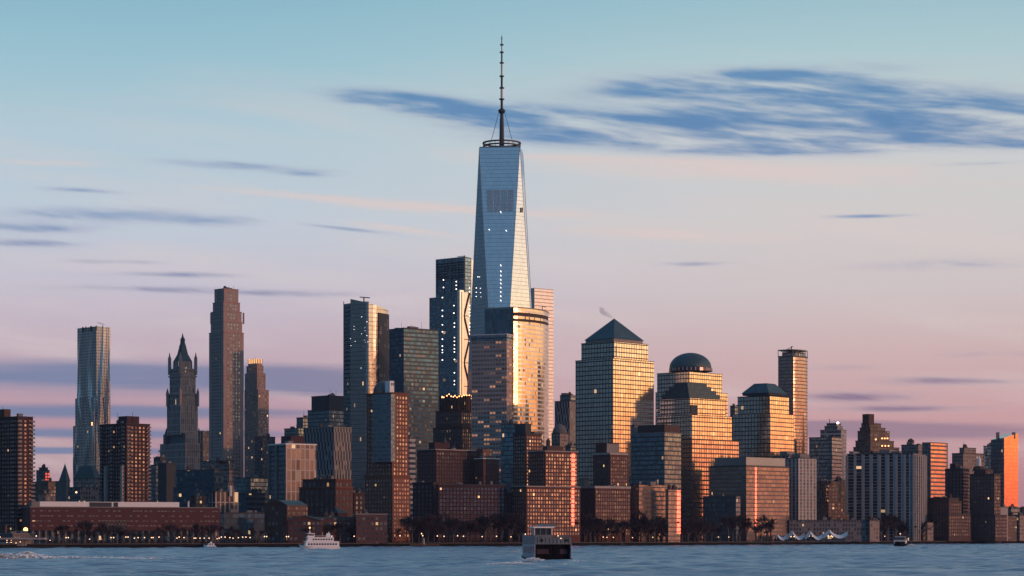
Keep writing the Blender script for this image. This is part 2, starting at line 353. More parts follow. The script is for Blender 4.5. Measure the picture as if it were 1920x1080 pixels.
def building(name, label, cat, tiers, Y, wall, a=45, win=None, roof=None, cornice=0.5, cornice_m=None, pents=(), fins=None, clutter=3, base=GZ, windows_from=None,
             group=None, seed=0, nowall=False):
    """tiers: (xl, xc, xr, ytop[, material]) in photo pixels from the lowest (widest) to the top. Returns root and plans."""
    roof = roof or M['roof']; rnd = random.Random(seed+int(Y)+int(tiers[0][0]))
    f0 = foot(*tiers[0][:3], Y, a)
    root = thing(name, label, cat, (f0[0][0], f0[0][1], base), group=group)
    zb = base; plans = []; spots = []
    for i, t in enumerate(tiers):
        xl, xc, xr, yt = t[:4]; wm = t[4] if len(t) > 4 else wall
        x0l, x0c, x0r = tiers[0][:3]
        dy = 0 if i == 0 else max(0.3, ((xl-x0l)+(x0r-xr))/2*Y/F*(1 if a > 25 else .3))
        p = foot(xl, xc, xr, Y+dy, a); z1 = Z(yt, Y+dy)
        mb = MB(); mb.prism(p, zb, z1, top=True); mb.build('wall', wm, root)
        if cornice:
            cb = MB(); cb.prism(grow(p, 0.35), z1-0.15, z1+cornice, bottom=True); cb.build('cornice', cornice_m or roof, root)
        if win and not (len(t) > 4 and wm is not wall):
            w = win; zlo = max(zb, base+3)
            for (pa, pb) in ((p[0], p[1]), (p[3], p[0])):
                spots.append(face_grid(pa, pb, zlo, z1-w.get('top', 1.5), w['bay'], w['fh'], w['w'], w['h'], w.get('skip'), w.get('edge', 0.5)))
        plans.append((p, zb, z1)); zb = z1
    if win:
        right = [s for k, l in enumerate(spots) if k % 2 == 0 for s in l]; left = [s for k, l in enumerate(spots) if k % 2 == 1 for s in l]
        right.sort(key=lambda s: -s[2]); left.sort(key=lambda s: -s[2])
        repeats(root, 'window', window_proto(win['w'], win['h'], win['glass'], win.get('sill', M['sill'])), right+left)
    if fins:
        p, zb_, z1 = plans[fins.get('tier', 0)]; ft = []
        h = z1-base-1
        for (pa, pb) in ((p[0], p[1]), (p[3], p[0])):
            L = math.dist(pa, pb); n = max(1, int(L/fins['bay'])); tx, ty = (pb[0]-pa[0])/L, (pb[1]-pa[1])/L
            for i in range(n+1): ft.append((pa[0]+tx*L*i/n, pa[1]+ty*L*i/n, base, math.atan2(ty, tx)))
        fb = MB(); fb.box((0, -fins['d']/2+.05, 0), (fins['w'], fins['d'], h)); repeats(root, 'pier', (fb, [fins['mat']]), ft)
    PLANS[label] = plans
    p, zb_, z1 = plans[-1]
    cx = sum(q[0] for q in p)/4; cy = sum(q[1] for q in p)/4; ang = math.atan2(p[1][1]-p[0][1], p[1][0]-p[0][0])
    wx = math.dist(p[0], p[1]); wy = math.dist(p[0], p[3])
    for t in pents:
        xl, xc, xr, yt = t[:4]; wm = t[4] if len(t) > 4 else wall
        dy = t[5] if len(t) > 5 else max(3.0, (wx*math.sin(ang)+wy*math.cos(ang))*0.25)
        q = foot(xl, xc, xr, Y+dy, a); mb = MB(); mb.prism(q, z1-0.5, Z(yt, Y+dy)); mb.build('penthouse', wm, root)
    for k in range(clutter*2+(1 if clutter else 0)):
        mb = MB(); s = rnd.uniform(1.5, min(wx, wy)*0.22+1.6); u, v = rnd.uniform(-.33, .33)*wx, rnd.uniform(-.33, .33)*wy
        px_, py_ = cx+u*math.cos(ang)-v*math.sin(ang), cy+u*math.sin(ang)+v*math.cos(ang)
        kind = rnd.random(); zt = Z(pents[0][3], Y) if (pents and rnd.random() < .5) else z1
        if kind < 0.6: mb.box((px_, py_, z1-.2), (s, s*rnd.uniform(.6, 1.6), rnd.uniform(1.5, 3.2)), ang); mb.build('roof_unit', M['roofunit'], root)
        elif kind < 0.8:
            mb.lathe(px_, py_, [(0.001, z1+.1), (1.6, z1+.1), (1.6, z1+3.2), (0.05, z1+4.4)], 10)
            mb.build('water_tank', M['tank'], root)
        else: mb.bar((px_, py_, z1), (px_, py_, z1+rnd.uniform(4, 9)), .16, 4); mb.build('antenna', M['darkmetal'], root)
    return root, plans
M = {}
M['roof'] = masonry('roof_dark', (0.05, 0.055, 0.065))
M['roofunit'] = masonry('roof_unit', (0.16, 0.16, 0.17)); M['tank'] = masonry('tank_wood', (0.07, 0.05, 0.04)); M['darkmetal'] = masonry('dark_metal', (0.03, 0.035, 0.04), rough=.5)
M['sill'] = masonry('sill_stone', (0.16, 0.13, 0.12)); M['white'] = masonry('white_paint', (0.78, 0.75, 0.77), .08); M['palestone'] = masonry('pale_stone', (0.34, 0.30, 0.29))
M['concrete'] = masonry('concrete', (0.20, 0.19, 0.19)); M['asphalt'] = masonry('asphalt', (0.05, 0.05, 0.055))
M['brick'] = masonry('brick_red', (0.095, 0.034, 0.027)); M['brickd'] = masonry('brick_dark', (0.044, 0.019, 0.026)); M['brickb'] = masonry('brick_brown', (0.075, 0.040, 0.034))
M['brickl'] = masonry('brick_orange', (0.165, 0.060, 0.038)); M['tan'] = masonry('tan_stone', (0.34, 0.25, 0.24)); M['grey'] = masonry('grey_stone', (0.11, 0.11, 0.12))
M['dgrey'] = masonry('dark_grey', (0.045, 0.05, 0.06)); M['copper'] = masonry('copper_green', (0.035, 0.075, 0.085), rough=.55)
M['steel'] = masonry('steel', (0.30, 0.30, 0.32), .2, rough=.35, metal=.8)
# curtain walls
def G(name, **k): M[name] = facade(name, **k)
G('g_wfc', frame=(.045, .028, .022), glass=(.82, .78, .72), bay=3.4, fh=4.0, mw=.19, sp=.22, metal=.92, rough=.10, tilt=.012, blind=.0, lit=.004)
G('g_wfcb', frame=(.10, .05, .04), glass=(.85, .70, .60), bay=3.2, fh=4.0, mw=.26, sp=.32, metal=.9, rough=.12, tilt=.02, blind=.0, lit=.004)
G('g_wfcroof', frame=(.035, .07, .085), glass=(.05, .10, .12), bay=1.6, fh=2.2, mw=.2, sp=.2, metal=.3, rough=.5, tilt=.01, blind=0)
G('g_owtc', frame=(.16, .20, .25), glass=(.66, .70, .76), bay=1.5, fh=4.1, mw=.08, sp=.07, metal=.92, rough=.08, tilt=.006, blind=.0, lit=.0)
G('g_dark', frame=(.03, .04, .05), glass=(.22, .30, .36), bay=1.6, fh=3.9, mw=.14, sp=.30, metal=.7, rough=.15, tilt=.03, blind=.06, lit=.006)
G('g_teal', frame=(.035, .06, .075), glass=(.26, .42, .50), bay=1.6, fh=3.6, mw=.12, sp=.22, metal=.75, rough=.12, tilt=.03, blind=.06, lit=.004)
G('g_murray', frame=(.06, .08, .10), glass=(.50, .46, .46), bay=1.5, fh=4.0, mw=.06, sp=.10, metal=.95, rough=.12, tilt=.010, blind=.0, lit=.003)
G('g_bands', frame=(.038, .058, .075), glass=(.06, .13, .20), bay=2.4, fh=4.2, mw=.05, sp=.42, metal=.7, rough=.15, tilt=.03, blind=.12, lit=.01)
G('g_three', frame=(.12, .14, .16), glass=(.22, .32, .40), bay=4.5, fh=4.2, mw=.14, sp=.24, metal=.8, rough=.12, tilt=.02, blind=.05, lit=.008)
G('g_four', frame=(.50, .47, .47), glass=(.62, .60, .60), bay=3, fh=4.2, mw=.03, sp=.22, metal=.86, rough=.3, tilt=.004, blind=.0)
G('g_gold', fm=.5, frg=.35, frame=(.80, .72, .66), glass=(.66, .52, .36), bay=1.8, fh=4.1, mw=.04, sp=.36, metal=.9, rough=.12, tilt=.018, blind=.08, lit=.01)
G('g_goldl', frame=(.40, .30, .29), glass=(.30, .22, .19), bay=3.0, fh=4.1, mw=.22, sp=.52, metal=.7, rough=.2, tilt=.06, blind=.15, blindc=(.28, .18, .12), lit=.30, litc=(1, .42, .2), lits=.5, group=2)
G('g_white', frame=(.44, .37, .37), glass=(.07, .06, .07), bay=4.2, fh=8.2, mw=.26, sp=.08, metal=.6, rough=.2, tilt=.04, blind=.15, lit=.01)
G('g_stag', frame=(.24, .21, .22), glass=(.05, .07, .09), bay=3.6, fh=4.0, mw=.48, sp=.0, metal=.6, rough=.2, tilt=.03, blind=.1, stagger=True)
G('g_gate', frame=(.36, .34, .36), glass=(.06, .09, .12), bay=4.6, fh=2.9, mw=.50, sp=.18, metal=.5, rough=.2, tilt=.05, blind=.25, blindc=(.14, .12, .13), lit=.004)
G('g_slab', frame=(.34, .34, .37), glass=(.03, .045, .06), bay=7.5, fh=2.9, mw=.22, sp=.14, metal=.4, rough=.2, tilt=.05, blind=.16, blindc=(.12, .11, .12), lit=.004)
G('g_gate2', frame=(.36, .29, .28), glass=(.12, .11, .12), bay=3.2, fh=2.9, mw=.46, sp=.22, metal=.6, rough=.2, tilt=.05, blind=.2, lit=.01)
G('g_merc', frame=(.13, .10, .09), glass=(.42, .33, .30), bay=1.5, fh=3.5, mw=.30, sp=.30, metal=.75, rough=.16, tilt=.03, blind=.0, blindc=(.2, .15, .13), lit=.004)
G('g_red', frame=(.30, .13, .08), glass=(.95, .50, .34), bay=1.6, fh=3.8, mw=.04, sp=.05, metal=.95, rough=.10, tilt=.006, blind=0)
G('g_round', frame=(.13, .09, .09), glass=(.70, .46, .38), bay=1.6, fh=4.0, mw=.05, sp=.42, metal=.9, rough=.13, tilt=.02, blind=.0)
G('g_ritz', frame=(.12, .10, .10), glass=(.52, .40, .36), bay=1.9, fh=3.6, mw=.20, sp=.26, metal=.85, rough=.16, tilt=.03, blind=.0, lit=.004)
G('g_stripe', frame=(.34, .34, .37), glass=(.06, .09, .12), bay=2.5, fh=4.2, mw=.02, sp=.50, metal=.6, rough=.2, tilt=.03, blind=.1)
G('g_ripple', frame=(.20, .19, .21), glass=(.10, .12, .14), bay=3.2, fh=3.3, mw=.35, sp=.35, metal=.5, rough=.2, tilt=.05, blind=.1)
G('m_grey', frame=(.10, .10, .115), glass=(.05, .06, .08), bay=2.6, fh=3.6, mw=.45, sp=.45, metal=.5, rough=.2, tilt=.05, blind=.2, lit=.01)
G('m_brown', frame=(.10, .065, .055), glass=(.07, .07, .08), bay=2.8, fh=3.4, mw=.46, sp=.46, metal=.5, rough=.2, tilt=.06, blind=.22, lit=.01)
G('m_redb', frame=(.085, .030, .025), glass=(.10, .09, .09), bay=3.0, fh=3.4, mw=.45, sp=.45, metal=.5, rough=.2, tilt=.06, blind=.22, lit=.02)
G('m_tan', frame=(.23, .175, .165), glass=(.07, .075, .09), bay=2.6, fh=3.6, mw=.44, sp=.44, metal=.5, rough=.2, tilt=.05, blind=.2, lit=.008)
PW = pane('pane_warm', (.46, .34, .30), .75, .16, .07, .25, (.28, .18, .15), .012)
PD = pane('pane_dark', (.22, .21, .23), .65, .16, .07, .18, (.16, .12, .12), .010)
PB = pane('pane_blue', (.16, .22, .26), .6, .16, .06, .2, (.16, .15, .16), .006)
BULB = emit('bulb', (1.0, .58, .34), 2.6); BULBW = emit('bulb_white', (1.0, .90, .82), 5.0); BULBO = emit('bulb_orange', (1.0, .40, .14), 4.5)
def win(bay=3.2, fh=3.1, w=1.6, h=1.7, glass=PD, **k): return dict(bay=bay, fh=fh, w=w, h=h, glass=glass, **k)
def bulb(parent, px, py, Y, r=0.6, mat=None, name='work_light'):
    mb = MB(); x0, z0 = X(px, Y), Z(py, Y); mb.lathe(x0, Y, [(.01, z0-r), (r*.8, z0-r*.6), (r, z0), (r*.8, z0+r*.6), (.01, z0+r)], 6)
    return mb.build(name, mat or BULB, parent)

# ------------------------------------------------------------------ ground, river, sea wall
SH = [(-700, 1100), (0, 1440), (480, 1535), (960, 1690), (1440, 1950), (1920, 2330), (2500, 3300)]
def shore(px):
    for (a, ya), (b, yb) in zip(SH, SH[1:]):
        if px <= b: return ya+(yb-ya)*(px-a)/(b-a)
    return SH[-1][1]
shp = [(X(px, Y), Y) for px, Y in SH]
gp = [(-9000, 1100)]+shp+[(9000, 6000), (30000, 40000), (-30000, 40000)]
mb = MB(); mb.face([(*p, GZ) for p in gp]); o = mb.build('ground', masonry('soil', (0.035, 0.032, 0.035))); o['kind'] = 'structure'
mb = MB(); q = [(-9000, 1100)]+shp+[(9000, 6000)]
for a_, b_ in zip(q, q[1:]):
    mb.face([(*a_, -3), (*b_, -3), (*b_, GZ), (*a_, GZ)], [(0, 0), (1, 0), (1, 1), (0, 1)])
o = mb.build('sea_wall', masonry('sea_wall_stone', (0.008, 0.009, 0.011), spec=.1)); o['kind'] = 'structure'
mb = MB()
for a_, b_ in zip(q, q[1:]):      # stone coping and promenade strip
    d = Vector((b_[0]-a_[0], b_[1]-a_[1])).normalized(); nx, ny = -d.y, d.x
    mb.prism([a_, b_, (b_[0]+nx*9, b_[1]+ny*9), (a_[0]+nx*9, a_[1]+ny*9)], GZ-.2, GZ+.35, bottom=True)
o = mb.build('promenade', masonry('promenade_stone', (0.10, 0.075, 0.065), .5)); o['kind'] = 'structure'

def water_mat():
    m, t, out = newmat('river_water')
    pos = t.node('ShaderNodeNewGeometry').outputs['Position']
    s = t.sep(pos)
    far = t.sstep(s[1], 300, 2400)
    p1 = t.noise(t.vm('MULTIPLY', pos, (0.16, 0.55, 0)), 1.0, 6, 0.62, 0.4)
    p2 = t.noise(t.vm('MULTIPLY', pos, (0.02, 0.075, 0)), 1.0, 4, 0.6, 0.3)
    p3 = t.noise(t.vm('MULTIPLY', pos, (0.0045, 0.02, 0)), 1.0, 3, 0.5)
    hgt = t.m('ADD', t.m('MULTIPLY', p1, 0.75), t.m('MULTIPLY', p2, 1.5))
    b = t.node('ShaderNodeBump'); t.put(b.inputs['Strength'], t.m('MULTIPLY_ADD', t.sstep(t.noise(t.vm('MULTIPLY', pos, (0.006, 0.011, 0)), 1.0, 3, 0.5), .42, .60), -0.65, 1.0)); b.inputs['Distance'].default_value = 1.0
    t.put(b.inputs['Height'], hgt)
    p = principled(t, t.ramp(p3, [(.35, (0.15, 0.225, 0.31)), (.65, (0.25, 0.335, 0.44))]), t.m('MULTIPLY_ADD', p3, 0.25, 0.16), 0, b.outputs[0], 0.5)
    p.inputs['IOR'].default_value = 1.33
    t.l.new(p.outputs[0], out.inputs[0]); return m
WM = water_mat()
def ferry_wake(x, y):
    """height of the ferries' own waves (world metres)"""
    h = np.zeros_like(x)
    for (fx, fy, dx, dy, A, wid, lam, L) in ((9, 716, 0.18, -1.0, .55, 10, 13, 260), (-83, 1303, 1, -.2, .35, 4, 9, 90)):
        n = math.hypot(dx, dy); dx /= n; dy /= n
        u = (x-fx)*dx+(y-fy)*dy; v = -(x-fx)*dy+(y-fy)*dx
        arm = np.exp(-((np.abs(v)-(6+0.36*np.maximum(u, 0)))/wid)**2)*np.exp(-np.maximum(u, 0)/L)*(u > -8)
        h += A*arm*np.cos((u*.5+np.abs(v))*2*math.pi/lam)
        h += A*.6*np.exp(-(v/7)**2)*(u > 0)*np.exp(-u/60)*np.sin(u*1.1+np.sin(v*.9))
    return h
rs = np.random.RandomState(3)
xs = np.arange(-330, 560.1, 2.0); ys = np.concatenate([np.arange(380, 1000, 1.3), np.arange(1000, 1700, 2.2), np.arange(1700, 2400, 4.0)])
XX, YY = np.meshgrid(xs, ys)
H = np.zeros_like(XX)
for k in range(26):
    lam = rs.uniform(3.5, 18); th = rs.normal(math.pi/2, .5); kx, ky = 2*math.pi/lam*math.cos(th), 2*math.pi/lam*math.sin(th)
    H += 0.0065*lam*np.sin(kx*XX+ky*YY+rs.uniform(0, 6.3))
for (wx, wy, A, L) in ((46, 612, .9, 13), (58, 598, .6, 16), (88, 566, .9, 9), (125, 566, .9, 11), (20, 590, .5, 20), (-60, 600, .5, 25), (100, 700, .5, 30), (-120, 560, .35, 60), (-30, 900, .3, 70)):   # long low swells left by passing boats
    H += A*np.exp(-((XX-wx)/L)**2-((YY-wy-(XX-wx)*.05)/4)**2)
H += ferry_wake(XX, YY)
fade = np.clip(np.minimum(np.minimum((XX+330)/30, (560-XX)/30), np.minimum((YY-380)/20, (2400-YY)/60)), 0, 1)
H = H*fade+.02
ny_, nx_ = XX.shape
V = np.stack([XX, YY, H], -1).reshape(-1, 3)
ii = np.arange(ny_*nx_).reshape(ny_, nx_); Fq = np.stack([ii[:-1, :-1], ii[:-1, 1:], ii[1:, 1:], ii[1:, :-1]], -1).reshape(-1, 4)
me = bpy.data.meshes.new('water'); me.vertices.add(len(V)); me.vertices.foreach_set('co', V.ravel())
me.loops.add(Fq.size); me.loops.foreach_set('vertex_index', Fq.ravel()); me.polygons.add(len(Fq))
me.polygons.foreach_set('loop_start', np.arange(0, Fq.size, 4)); me.polygons.foreach_set('loop_total', np.full(len(Fq), 4))
me.polygons.foreach_set('use_smooth', np.ones(len(Fq), bool)); me.materials.append(WM); me.update(); me.validate()
o = link(me, 'water'); o['kind'] = 'structure'
mb = MB()
for (x0, x1, y0, y1) in ((-9000, 9000, -2500, 380), (-9000, -330, 380, 2400), (560, 9000, 380, 2400), (-9000, 9000, 2400, 7000)):
    mb.face([(x0, y0, .02), (x1, y0, .02), (x1, y1, .02), (x0, y1, .02)])
o = mb.build('outer_water', WM); o['kind'] = 'structure'

# ================================================================== the skyline
PAL = M['palestone']
# ---- two balconied brick slabs and what stands behind them
BT = win(2.9, 2.75, 1.5, 1.35, PW)
def balconies(root, cols, z0, z1, fh, w=3.2, d=1.5, mat=None):
    mb = MB(); mb.box((0, -d/2, 0), (w, d, .35)); mb.box((0, -d+.1, .35), (w, .12, .75))
    spots = [(x_, y_, zz, r) for zz in np.arange(z0, z1, fh) for (x_, y_, r) in cols]
    repeats(root, 'balcony', (mb, [mat or M['concrete']]), [tuple(map(float, s)) for s in spots])
def along(p, q, ts):
    r = math.atan2(q[1]-p[1], q[0]-p[0]); return [(p[0]+(q[0]-p[0])*t, p[1]+(q[1]-p[1])*t, r) for t in ts]
r_, pl = building('apartment_tower', 'brown brick apartment slab with corner balconies, cut by the edge of the picture', 'apartment tower', [(-44, 33, 62, 781)], 1560, M['brickd'], 45,
         win=BT, pents=[(-8, 8, 20, 767, M['brickb'])], clutter=2, cornice=.3)
p, zb, zt = pl[0]; balconies(r_, along(p[0], p[1], [.08, .93])+along(p[3], p[0], [.55, .93]), 20, zt-2, 2.75)
r_, pl = building('apartment_tower', 'brown brick apartment slab with balconies before the rippled steel tower', 'apartment tower', [(187, 236, 281, 794)], 1700, M['brickd'], 45,
         win=BT, pents=[(222, 238, 261, 780, M['brickd'])], clutter=2, cornice=.3)
p, zb, zt = pl[0]; balconies(r_, along(p[0], p[1], [.08, .93])+along(p[3], p[0], [.10, .5, .93]), 20, zt-2, 2.75)
for k, (t_, e) in enumerate(((.28, 0), (.9, 0))):
    q = along(p[3], p[0], [t_])[0]; mb = MB(); mb.box((q[0]-.5, q[1]-1.2, GZ), (2.2, 2.2, Z(873, 1700)-GZ), q[2]); mb.build('stair_shaft', M['palestone'], r_)
mb = MB()
building('glowing_tower', 'small far tower with a band of red glowing windows', 'tower', [(68, 84, 93, 882), (73, 84, 90, 877)], 2500, M['m_grey'], 50, clutter=1)
q = foot(68, 84, 93, 2499.2, 50)
o = None
for ob in reversed(list(C.objects)):
    if ob.name.startswith('glowing_tower'): o = ob; break
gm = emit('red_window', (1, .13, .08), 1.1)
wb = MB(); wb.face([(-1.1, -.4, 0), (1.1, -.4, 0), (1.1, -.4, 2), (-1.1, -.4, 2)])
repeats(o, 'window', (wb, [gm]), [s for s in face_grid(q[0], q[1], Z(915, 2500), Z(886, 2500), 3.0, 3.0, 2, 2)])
t = building('chapel', 'grey building under a steep dark pointed roof', 'building', [(104, 124, 131, 902)], 2150, M['grey'], 55, clutter=0, cornice=.2)
p, zb, zt = t[1][0]; mb = MB(); f2 = foot(110, 124, 132, 2150, 45); cx, cy = sum(a[0] for a in f2)/4, sum(a[1] for a in f2)/4
for i in range(4): mb.face([(*f2[i], zt), (*f2[(i+1) % 4], zt), (cx+X(122, 2150)-X(121, 2150), cy, Z(868, 2150))])
mb.build('roof', M['copper'], t[0])
building('low_block', 'low dark block with a flat roof by the pointed roof', 'building', [(60, 72, 104, 926)], 1950, M['m_grey'], 40)
building('low_block', 'low brown block behind the white roof of the pier school', 'building', [(62, 90, 106, 903)], 2250, M['m_brown'], 40)
t = building('mansard_building', 'old stone building with a dark mansard roof at the foot of the rippled tower', 'building', [(138, 178, 190, 897)], 2350, M['m_tan'], 55, clutter=0)
p, zb, zt = t[1][0]; mb = MB(); p2 = grow(p, -5); mb.prism(p, zt, Z(873, 2350), poly2=p2); mb.build('roof', M['copper'], t[0])
building('dark_block', 'dark squat block with one bright lamp beside the brick slab', 'building', [(128, 150, 196, 914)], 1900, M['m_grey'], 50)
bulb(C.objects[[o.name for o in C.objects if o.name.startswith('dark_block')][-1]], 143, 923, 1880, .8)

# ---- rippled steel tower
def ripple_tower():
    Y = 2800; root = thing('rippled_tower', 'tall rippled stainless steel apartment tower with two setbacks', 'skyscraper', (X(180, Y), Y, GZ))
    def folded(xl, xc, xr, z0, z1, seed):
        p = foot(xl, xc, xr, Y, 45); mb = MB(); rnd = np.random.RandomState(seed)
        faces = [(p[0], p[1]), (p[1], p[2]), (p[2], p[3]), (p[3], p[0])]
        nz = int((z1-z0)/3.4)
        for fi, (a, b) in enumerate(faces):
            L = math.dist(a, b); tx, ty = (b[0]-a[0])/L, (b[1]-a[1])/L; nx, ny = ty, -tx; n = 28
            ph = rnd.uniform(0, 6.3, 4)
            def pt(i, j):
                u = i/n; v = z0+(z1-z0)*j/nz
                s = math.sin(u*6.28*1.7+1.9*math.sin(v/30+ph[0])+ph[1])
                d = 4.2*max(0, s)**1.3*(0.6+.4*math.sin(v/23+ph[2])) * min(1, min(u, 1-u)*8)
                return (a[0]+tx*L*u+nx*d, a[1]+ty*L*u+ny*d, v)
            for j in range(nz):
                for i in range(n):
                    mb.face([pt(i, j), pt(i+1, j), pt(i+1, j+1), pt(i, j+1)], [(L*i/n, 3.3*j), (L*(i+1)/n, 3.3*j), (L*(i+1)/n, 3.3*(j+1)), (L*i/n, 3.3*(j+1))])
        mb.face([(*q, z1) for q in p]); return mb
    G('g_rip', fm=.75, frg=.28, frame=(.66, .58, .56), glass=(.34, .30, .30), bay=3.0, fh=3.3, mw=.50, sp=.42, metal=.9, rough=.2, tilt=.04, blind=.08, lit=.003)
    folded(145, 181, 207, GZ, Z(612, Y), 1).build('wall', M['g_rip'], root)
    folded(141, 176, 200, GZ, Z(745, Y), 5).build('lower_wall', M['g_rip'], root)
    folded(137, 172, 196, GZ, Z(797, Y), 9).build('podium_wall', M['g_rip'], root)
    for k, (xx, w) in enumerate(((147, 5), (155, 4), (165, 7), (178, 4))):
        mb = MB(); mb.box((X(xx+w/2, Y-2), Y+18-k*6, Z(620, Y)), (w*.3, 1.2, 6)); mb.build('crown_opening', M['dgrey'], root)
    mb = MB(); a = (X(190, Y), Y+10); mb.bar((*a, Z(614, Y)), (*a, Z(608, Y)), .5); mb.bar((a[0]+2, a[1], Z(607, Y)), (a[0]-6, a[1], Z(603.5, Y)), .35); mb.build('roof_crane', M['darkmetal'], root)
    bulb(root, 172.5, 793, Y-30, .9, BULBO); bulb(root, 172.5, 796.5, Y-30, .8, BULBO)
ripple_tower()

# ---- neo-gothic tower with green pyramid
def gothic():
    Y = 2700; a = 40
    root = thing('gothic_tower', 'neo-gothic stone tower with a green pyramid roof and corner turrets', 'skyscraper', (X(340, Y), Y, GZ))
    st = M['tan']
    G('g_goth', frame=(.33, .265, .265), glass=(.06, .075, .09), bay=2.6, fh=7.5, mw=.52, sp=.16, metal=.5, rough=.2, tilt=.05, blind=.15, lit=.01)
    def tier(xl, xc, xr, yt, yb, m, dy=0): 
        p = foot(xl, xc, xr, Y+dy, a); mb = MB(); mb.prism(p, Z(yb, Y), Z(yt, Y+dy)); mb.build('wall', m, root); return p
    tier(300, 348, 375, 830, 1000, M['g_goth']); tier(306, 348, 372, 812, 835, M['g_goth'], 4); tier(313, 338, 371, 736, 815, M['g_goth'], 6)
    p3 = tier(318, 338, 367, 690, 740, M['g_goth'], 10)
    for (xl, xc, xr, yy, dy) in ((312, 338, 372, 736, 5), (317, 338, 368, 702, 9.5), (318, 338, 367, 690, 9), (299, 348, 376, 842, -.5)):
        p = foot(xl, xc, xr, Y+dy, a); mb = MB(); mb.prism(grow(p, .6), Z(yy+3, Y), Z(yy, Y), bottom=True); mb.build('cornice', M['tan'], root)
    cx = sum(q[0] for q in p3)/4; cy = sum(q[1] for q in p3)/4
    base = grow(p3, -3.0); mid = grow(p3, -6.5); top_ = grow(p3, -8.6); b2 = MB(); b2.prism(base, Z(692, Y), Z(675, Y)); b2.build('crown_wall', M['g_goth'], root)
    mb = MB(); mb.prism(base, Z(675, Y), Z(661, Y), poly2=mid); mb.prism(mid, Z(661, Y), Z(642, Y), poly2=top_); mb.build('roof', M['copper'], root)
    lan = root; mb = MB(); mb.lathe(cx, cy, [(3.0, Z(643, Y)), (2.6, Z(634, Y)), (3.0, Z(633, Y)), (1.3, Z(629, Y)), (.01, Z(620, Y))], 8); mb.build('spire', M['copper'], root)
    for q, s in zip(p3, (1, 1, 1, 1)):
        mb = MB(); mb.lathe(q[0], q[1], [(1.9, Z(700, Y)), (1.9, Z(668, Y)), (1.2, Z(666, Y)), (.05, Z(657, Y))], 8); mb.build('turret', st, root)
    for (px, dy) in ((314, 25), (371, 20), (338, 2)):
        mb = MB(); mb.lathe(X(px, Y+dy), Y+dy, [(1.6, Z(760, Y)), (1.6, Z(733, Y)), (.05, Z(725, Y))], 8); mb.build('turret', st, root)
    for (px, dy) in ((312, 30), (373, 24)):
        mb = MB(); mb.lathe(X(px, Y+dy), Y+dy, [(2.4, Z(830, Y)), (2.2, Z(812, Y)), (.05, Z(800, Y))], 8); mb.build('turret', M['copper'], root)
    q = foot(318, 345, 366, Y+3, a); mb = MB(); mb.prism(q, Z(830, Y), Z(811, Y), poly2=grow(q, -2)); mb.build('lower_roof', M['copper'], root)
gothic()
building('dark_office', 'dark narrow office block wedged beside the gothic tower', 'building', [(368, 380, 400, 811)], 2780, M['m_grey'], 40, roof=M['copper'])

# ---- tall limestone tower with stepped crown
t = building('stone_skyscraper', 'tall slender limestone tower stepped in at its crown, tallest of the western group', 'skyscraper',
    [(392, 419, 457, 622), (395, 419, 454, 602), (396, 419, 453, 583), (399, 419, 450, 566), (402, 420, 447, 541)], 2500, M['tan'], 42,
    win=win(3.4, 3.6, 1.7, 2.0, PB, sill=M['tan'], skip=lambda i, j, n, m: i == 0 or i == n-1), clutter=2, cornice=.4, cornice_m=M['tan'])
for px in (394, 455):
    mb = MB(); mb.box((X(px, 2515), 2515+8, Z(604, 2500)), (1.4, 1.4, 12), .7); mb.build('corner_frame', M['tan'], t[0])
for k, px in enumerate((408, 416, 424, 436)):
    mb = MB(); mb.box((X(px, 2514), 2521+abs(px-420)*.5-5, Z(554, 2510)), (2.1, 2.4, 6.5), .7); mb.build('crown_opening', M['dgrey'], t[0])
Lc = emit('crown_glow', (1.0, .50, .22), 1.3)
t = building('crowned_tower', 'dark brown tower with a lit golden crown beside the limestone tower', 'skyscraper', [(458, 484, 504, 731), (459, 482, 498, 700), (462, 482, 494, 686), (465, 482, 492, 674)], 2560, M['tan'], 45,
    win=win(2.7, 3.5, 1.5, 2.1, pane('pane_gold', (.55, .42, .34), .8, .16, .05, .12, (.3, .2, .15), .02)), clutter=1, cornice_m=M['tan'])
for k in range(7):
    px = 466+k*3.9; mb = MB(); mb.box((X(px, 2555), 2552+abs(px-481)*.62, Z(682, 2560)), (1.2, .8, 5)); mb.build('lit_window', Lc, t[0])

# ---- mixed mid-rise blocks west
building('blank_block', 'blank grey concrete block behind the low pier school', 'building', [(296, 312, 329, 869)], 2050, M['dgrey'], 45, clutter=2)
building('blank_block', 'dark blue narrow block beside the blank concrete one', 'building', [(281, 292, 302, 872)], 2100, M['g_dark'], 45, clutter=1)
building('blank_block', 'dark taller service block rising behind the blank concrete one', 'building', [(288, 300, 312, 858)], 2200, M['dgrey'], 45, clutter=1)
building('banded_office', 'long teal office building with ribbon windows and a stepped end', 'office building', [(325, 400, 418, 914, M['g_bands']), (331, 402, 418, 881, M['g_bands'])], 1900, M['g_bands'], 62, clutter=2)
t = building('stepped_block', 'pale brown stepped masonry block at the foot of the limestone tower', 'building', [(368, 428, 456, 905), (370, 430, 448, 880), (376, 430, 440, 864)], 2250, M['m_tan'], 50, clutter=2)
mb = MB(); mb.lathe(X(415, 2250), 2262, [(5, Z(866, 2250)), (6.5, Z(864, 2250)), (6.5, Z(862, 2250)), (2, Z(860, 2250))], 14); mb.build('water_tank', M['dgrey'], t[0])
t = building('white_office', 'white framed low office with a thin chimney in front of banded offices', 'office building', [(392, 404, 447, 922)], 1780, M['g_white'], 30, clutter=2)
mb = MB(); mb.box((X(432, 1785), 1788, Z(930, 1780)), (1.6, 1.6, Z(910, 1780)-Z(930, 1780))); mb.build('chimney', M['white'], t[0])
building('teal_office', 'low teal glass office with pale horizontal strips', 'office building', [(447, 462, 507, 925)], 1830, M['g_bands'], 35)
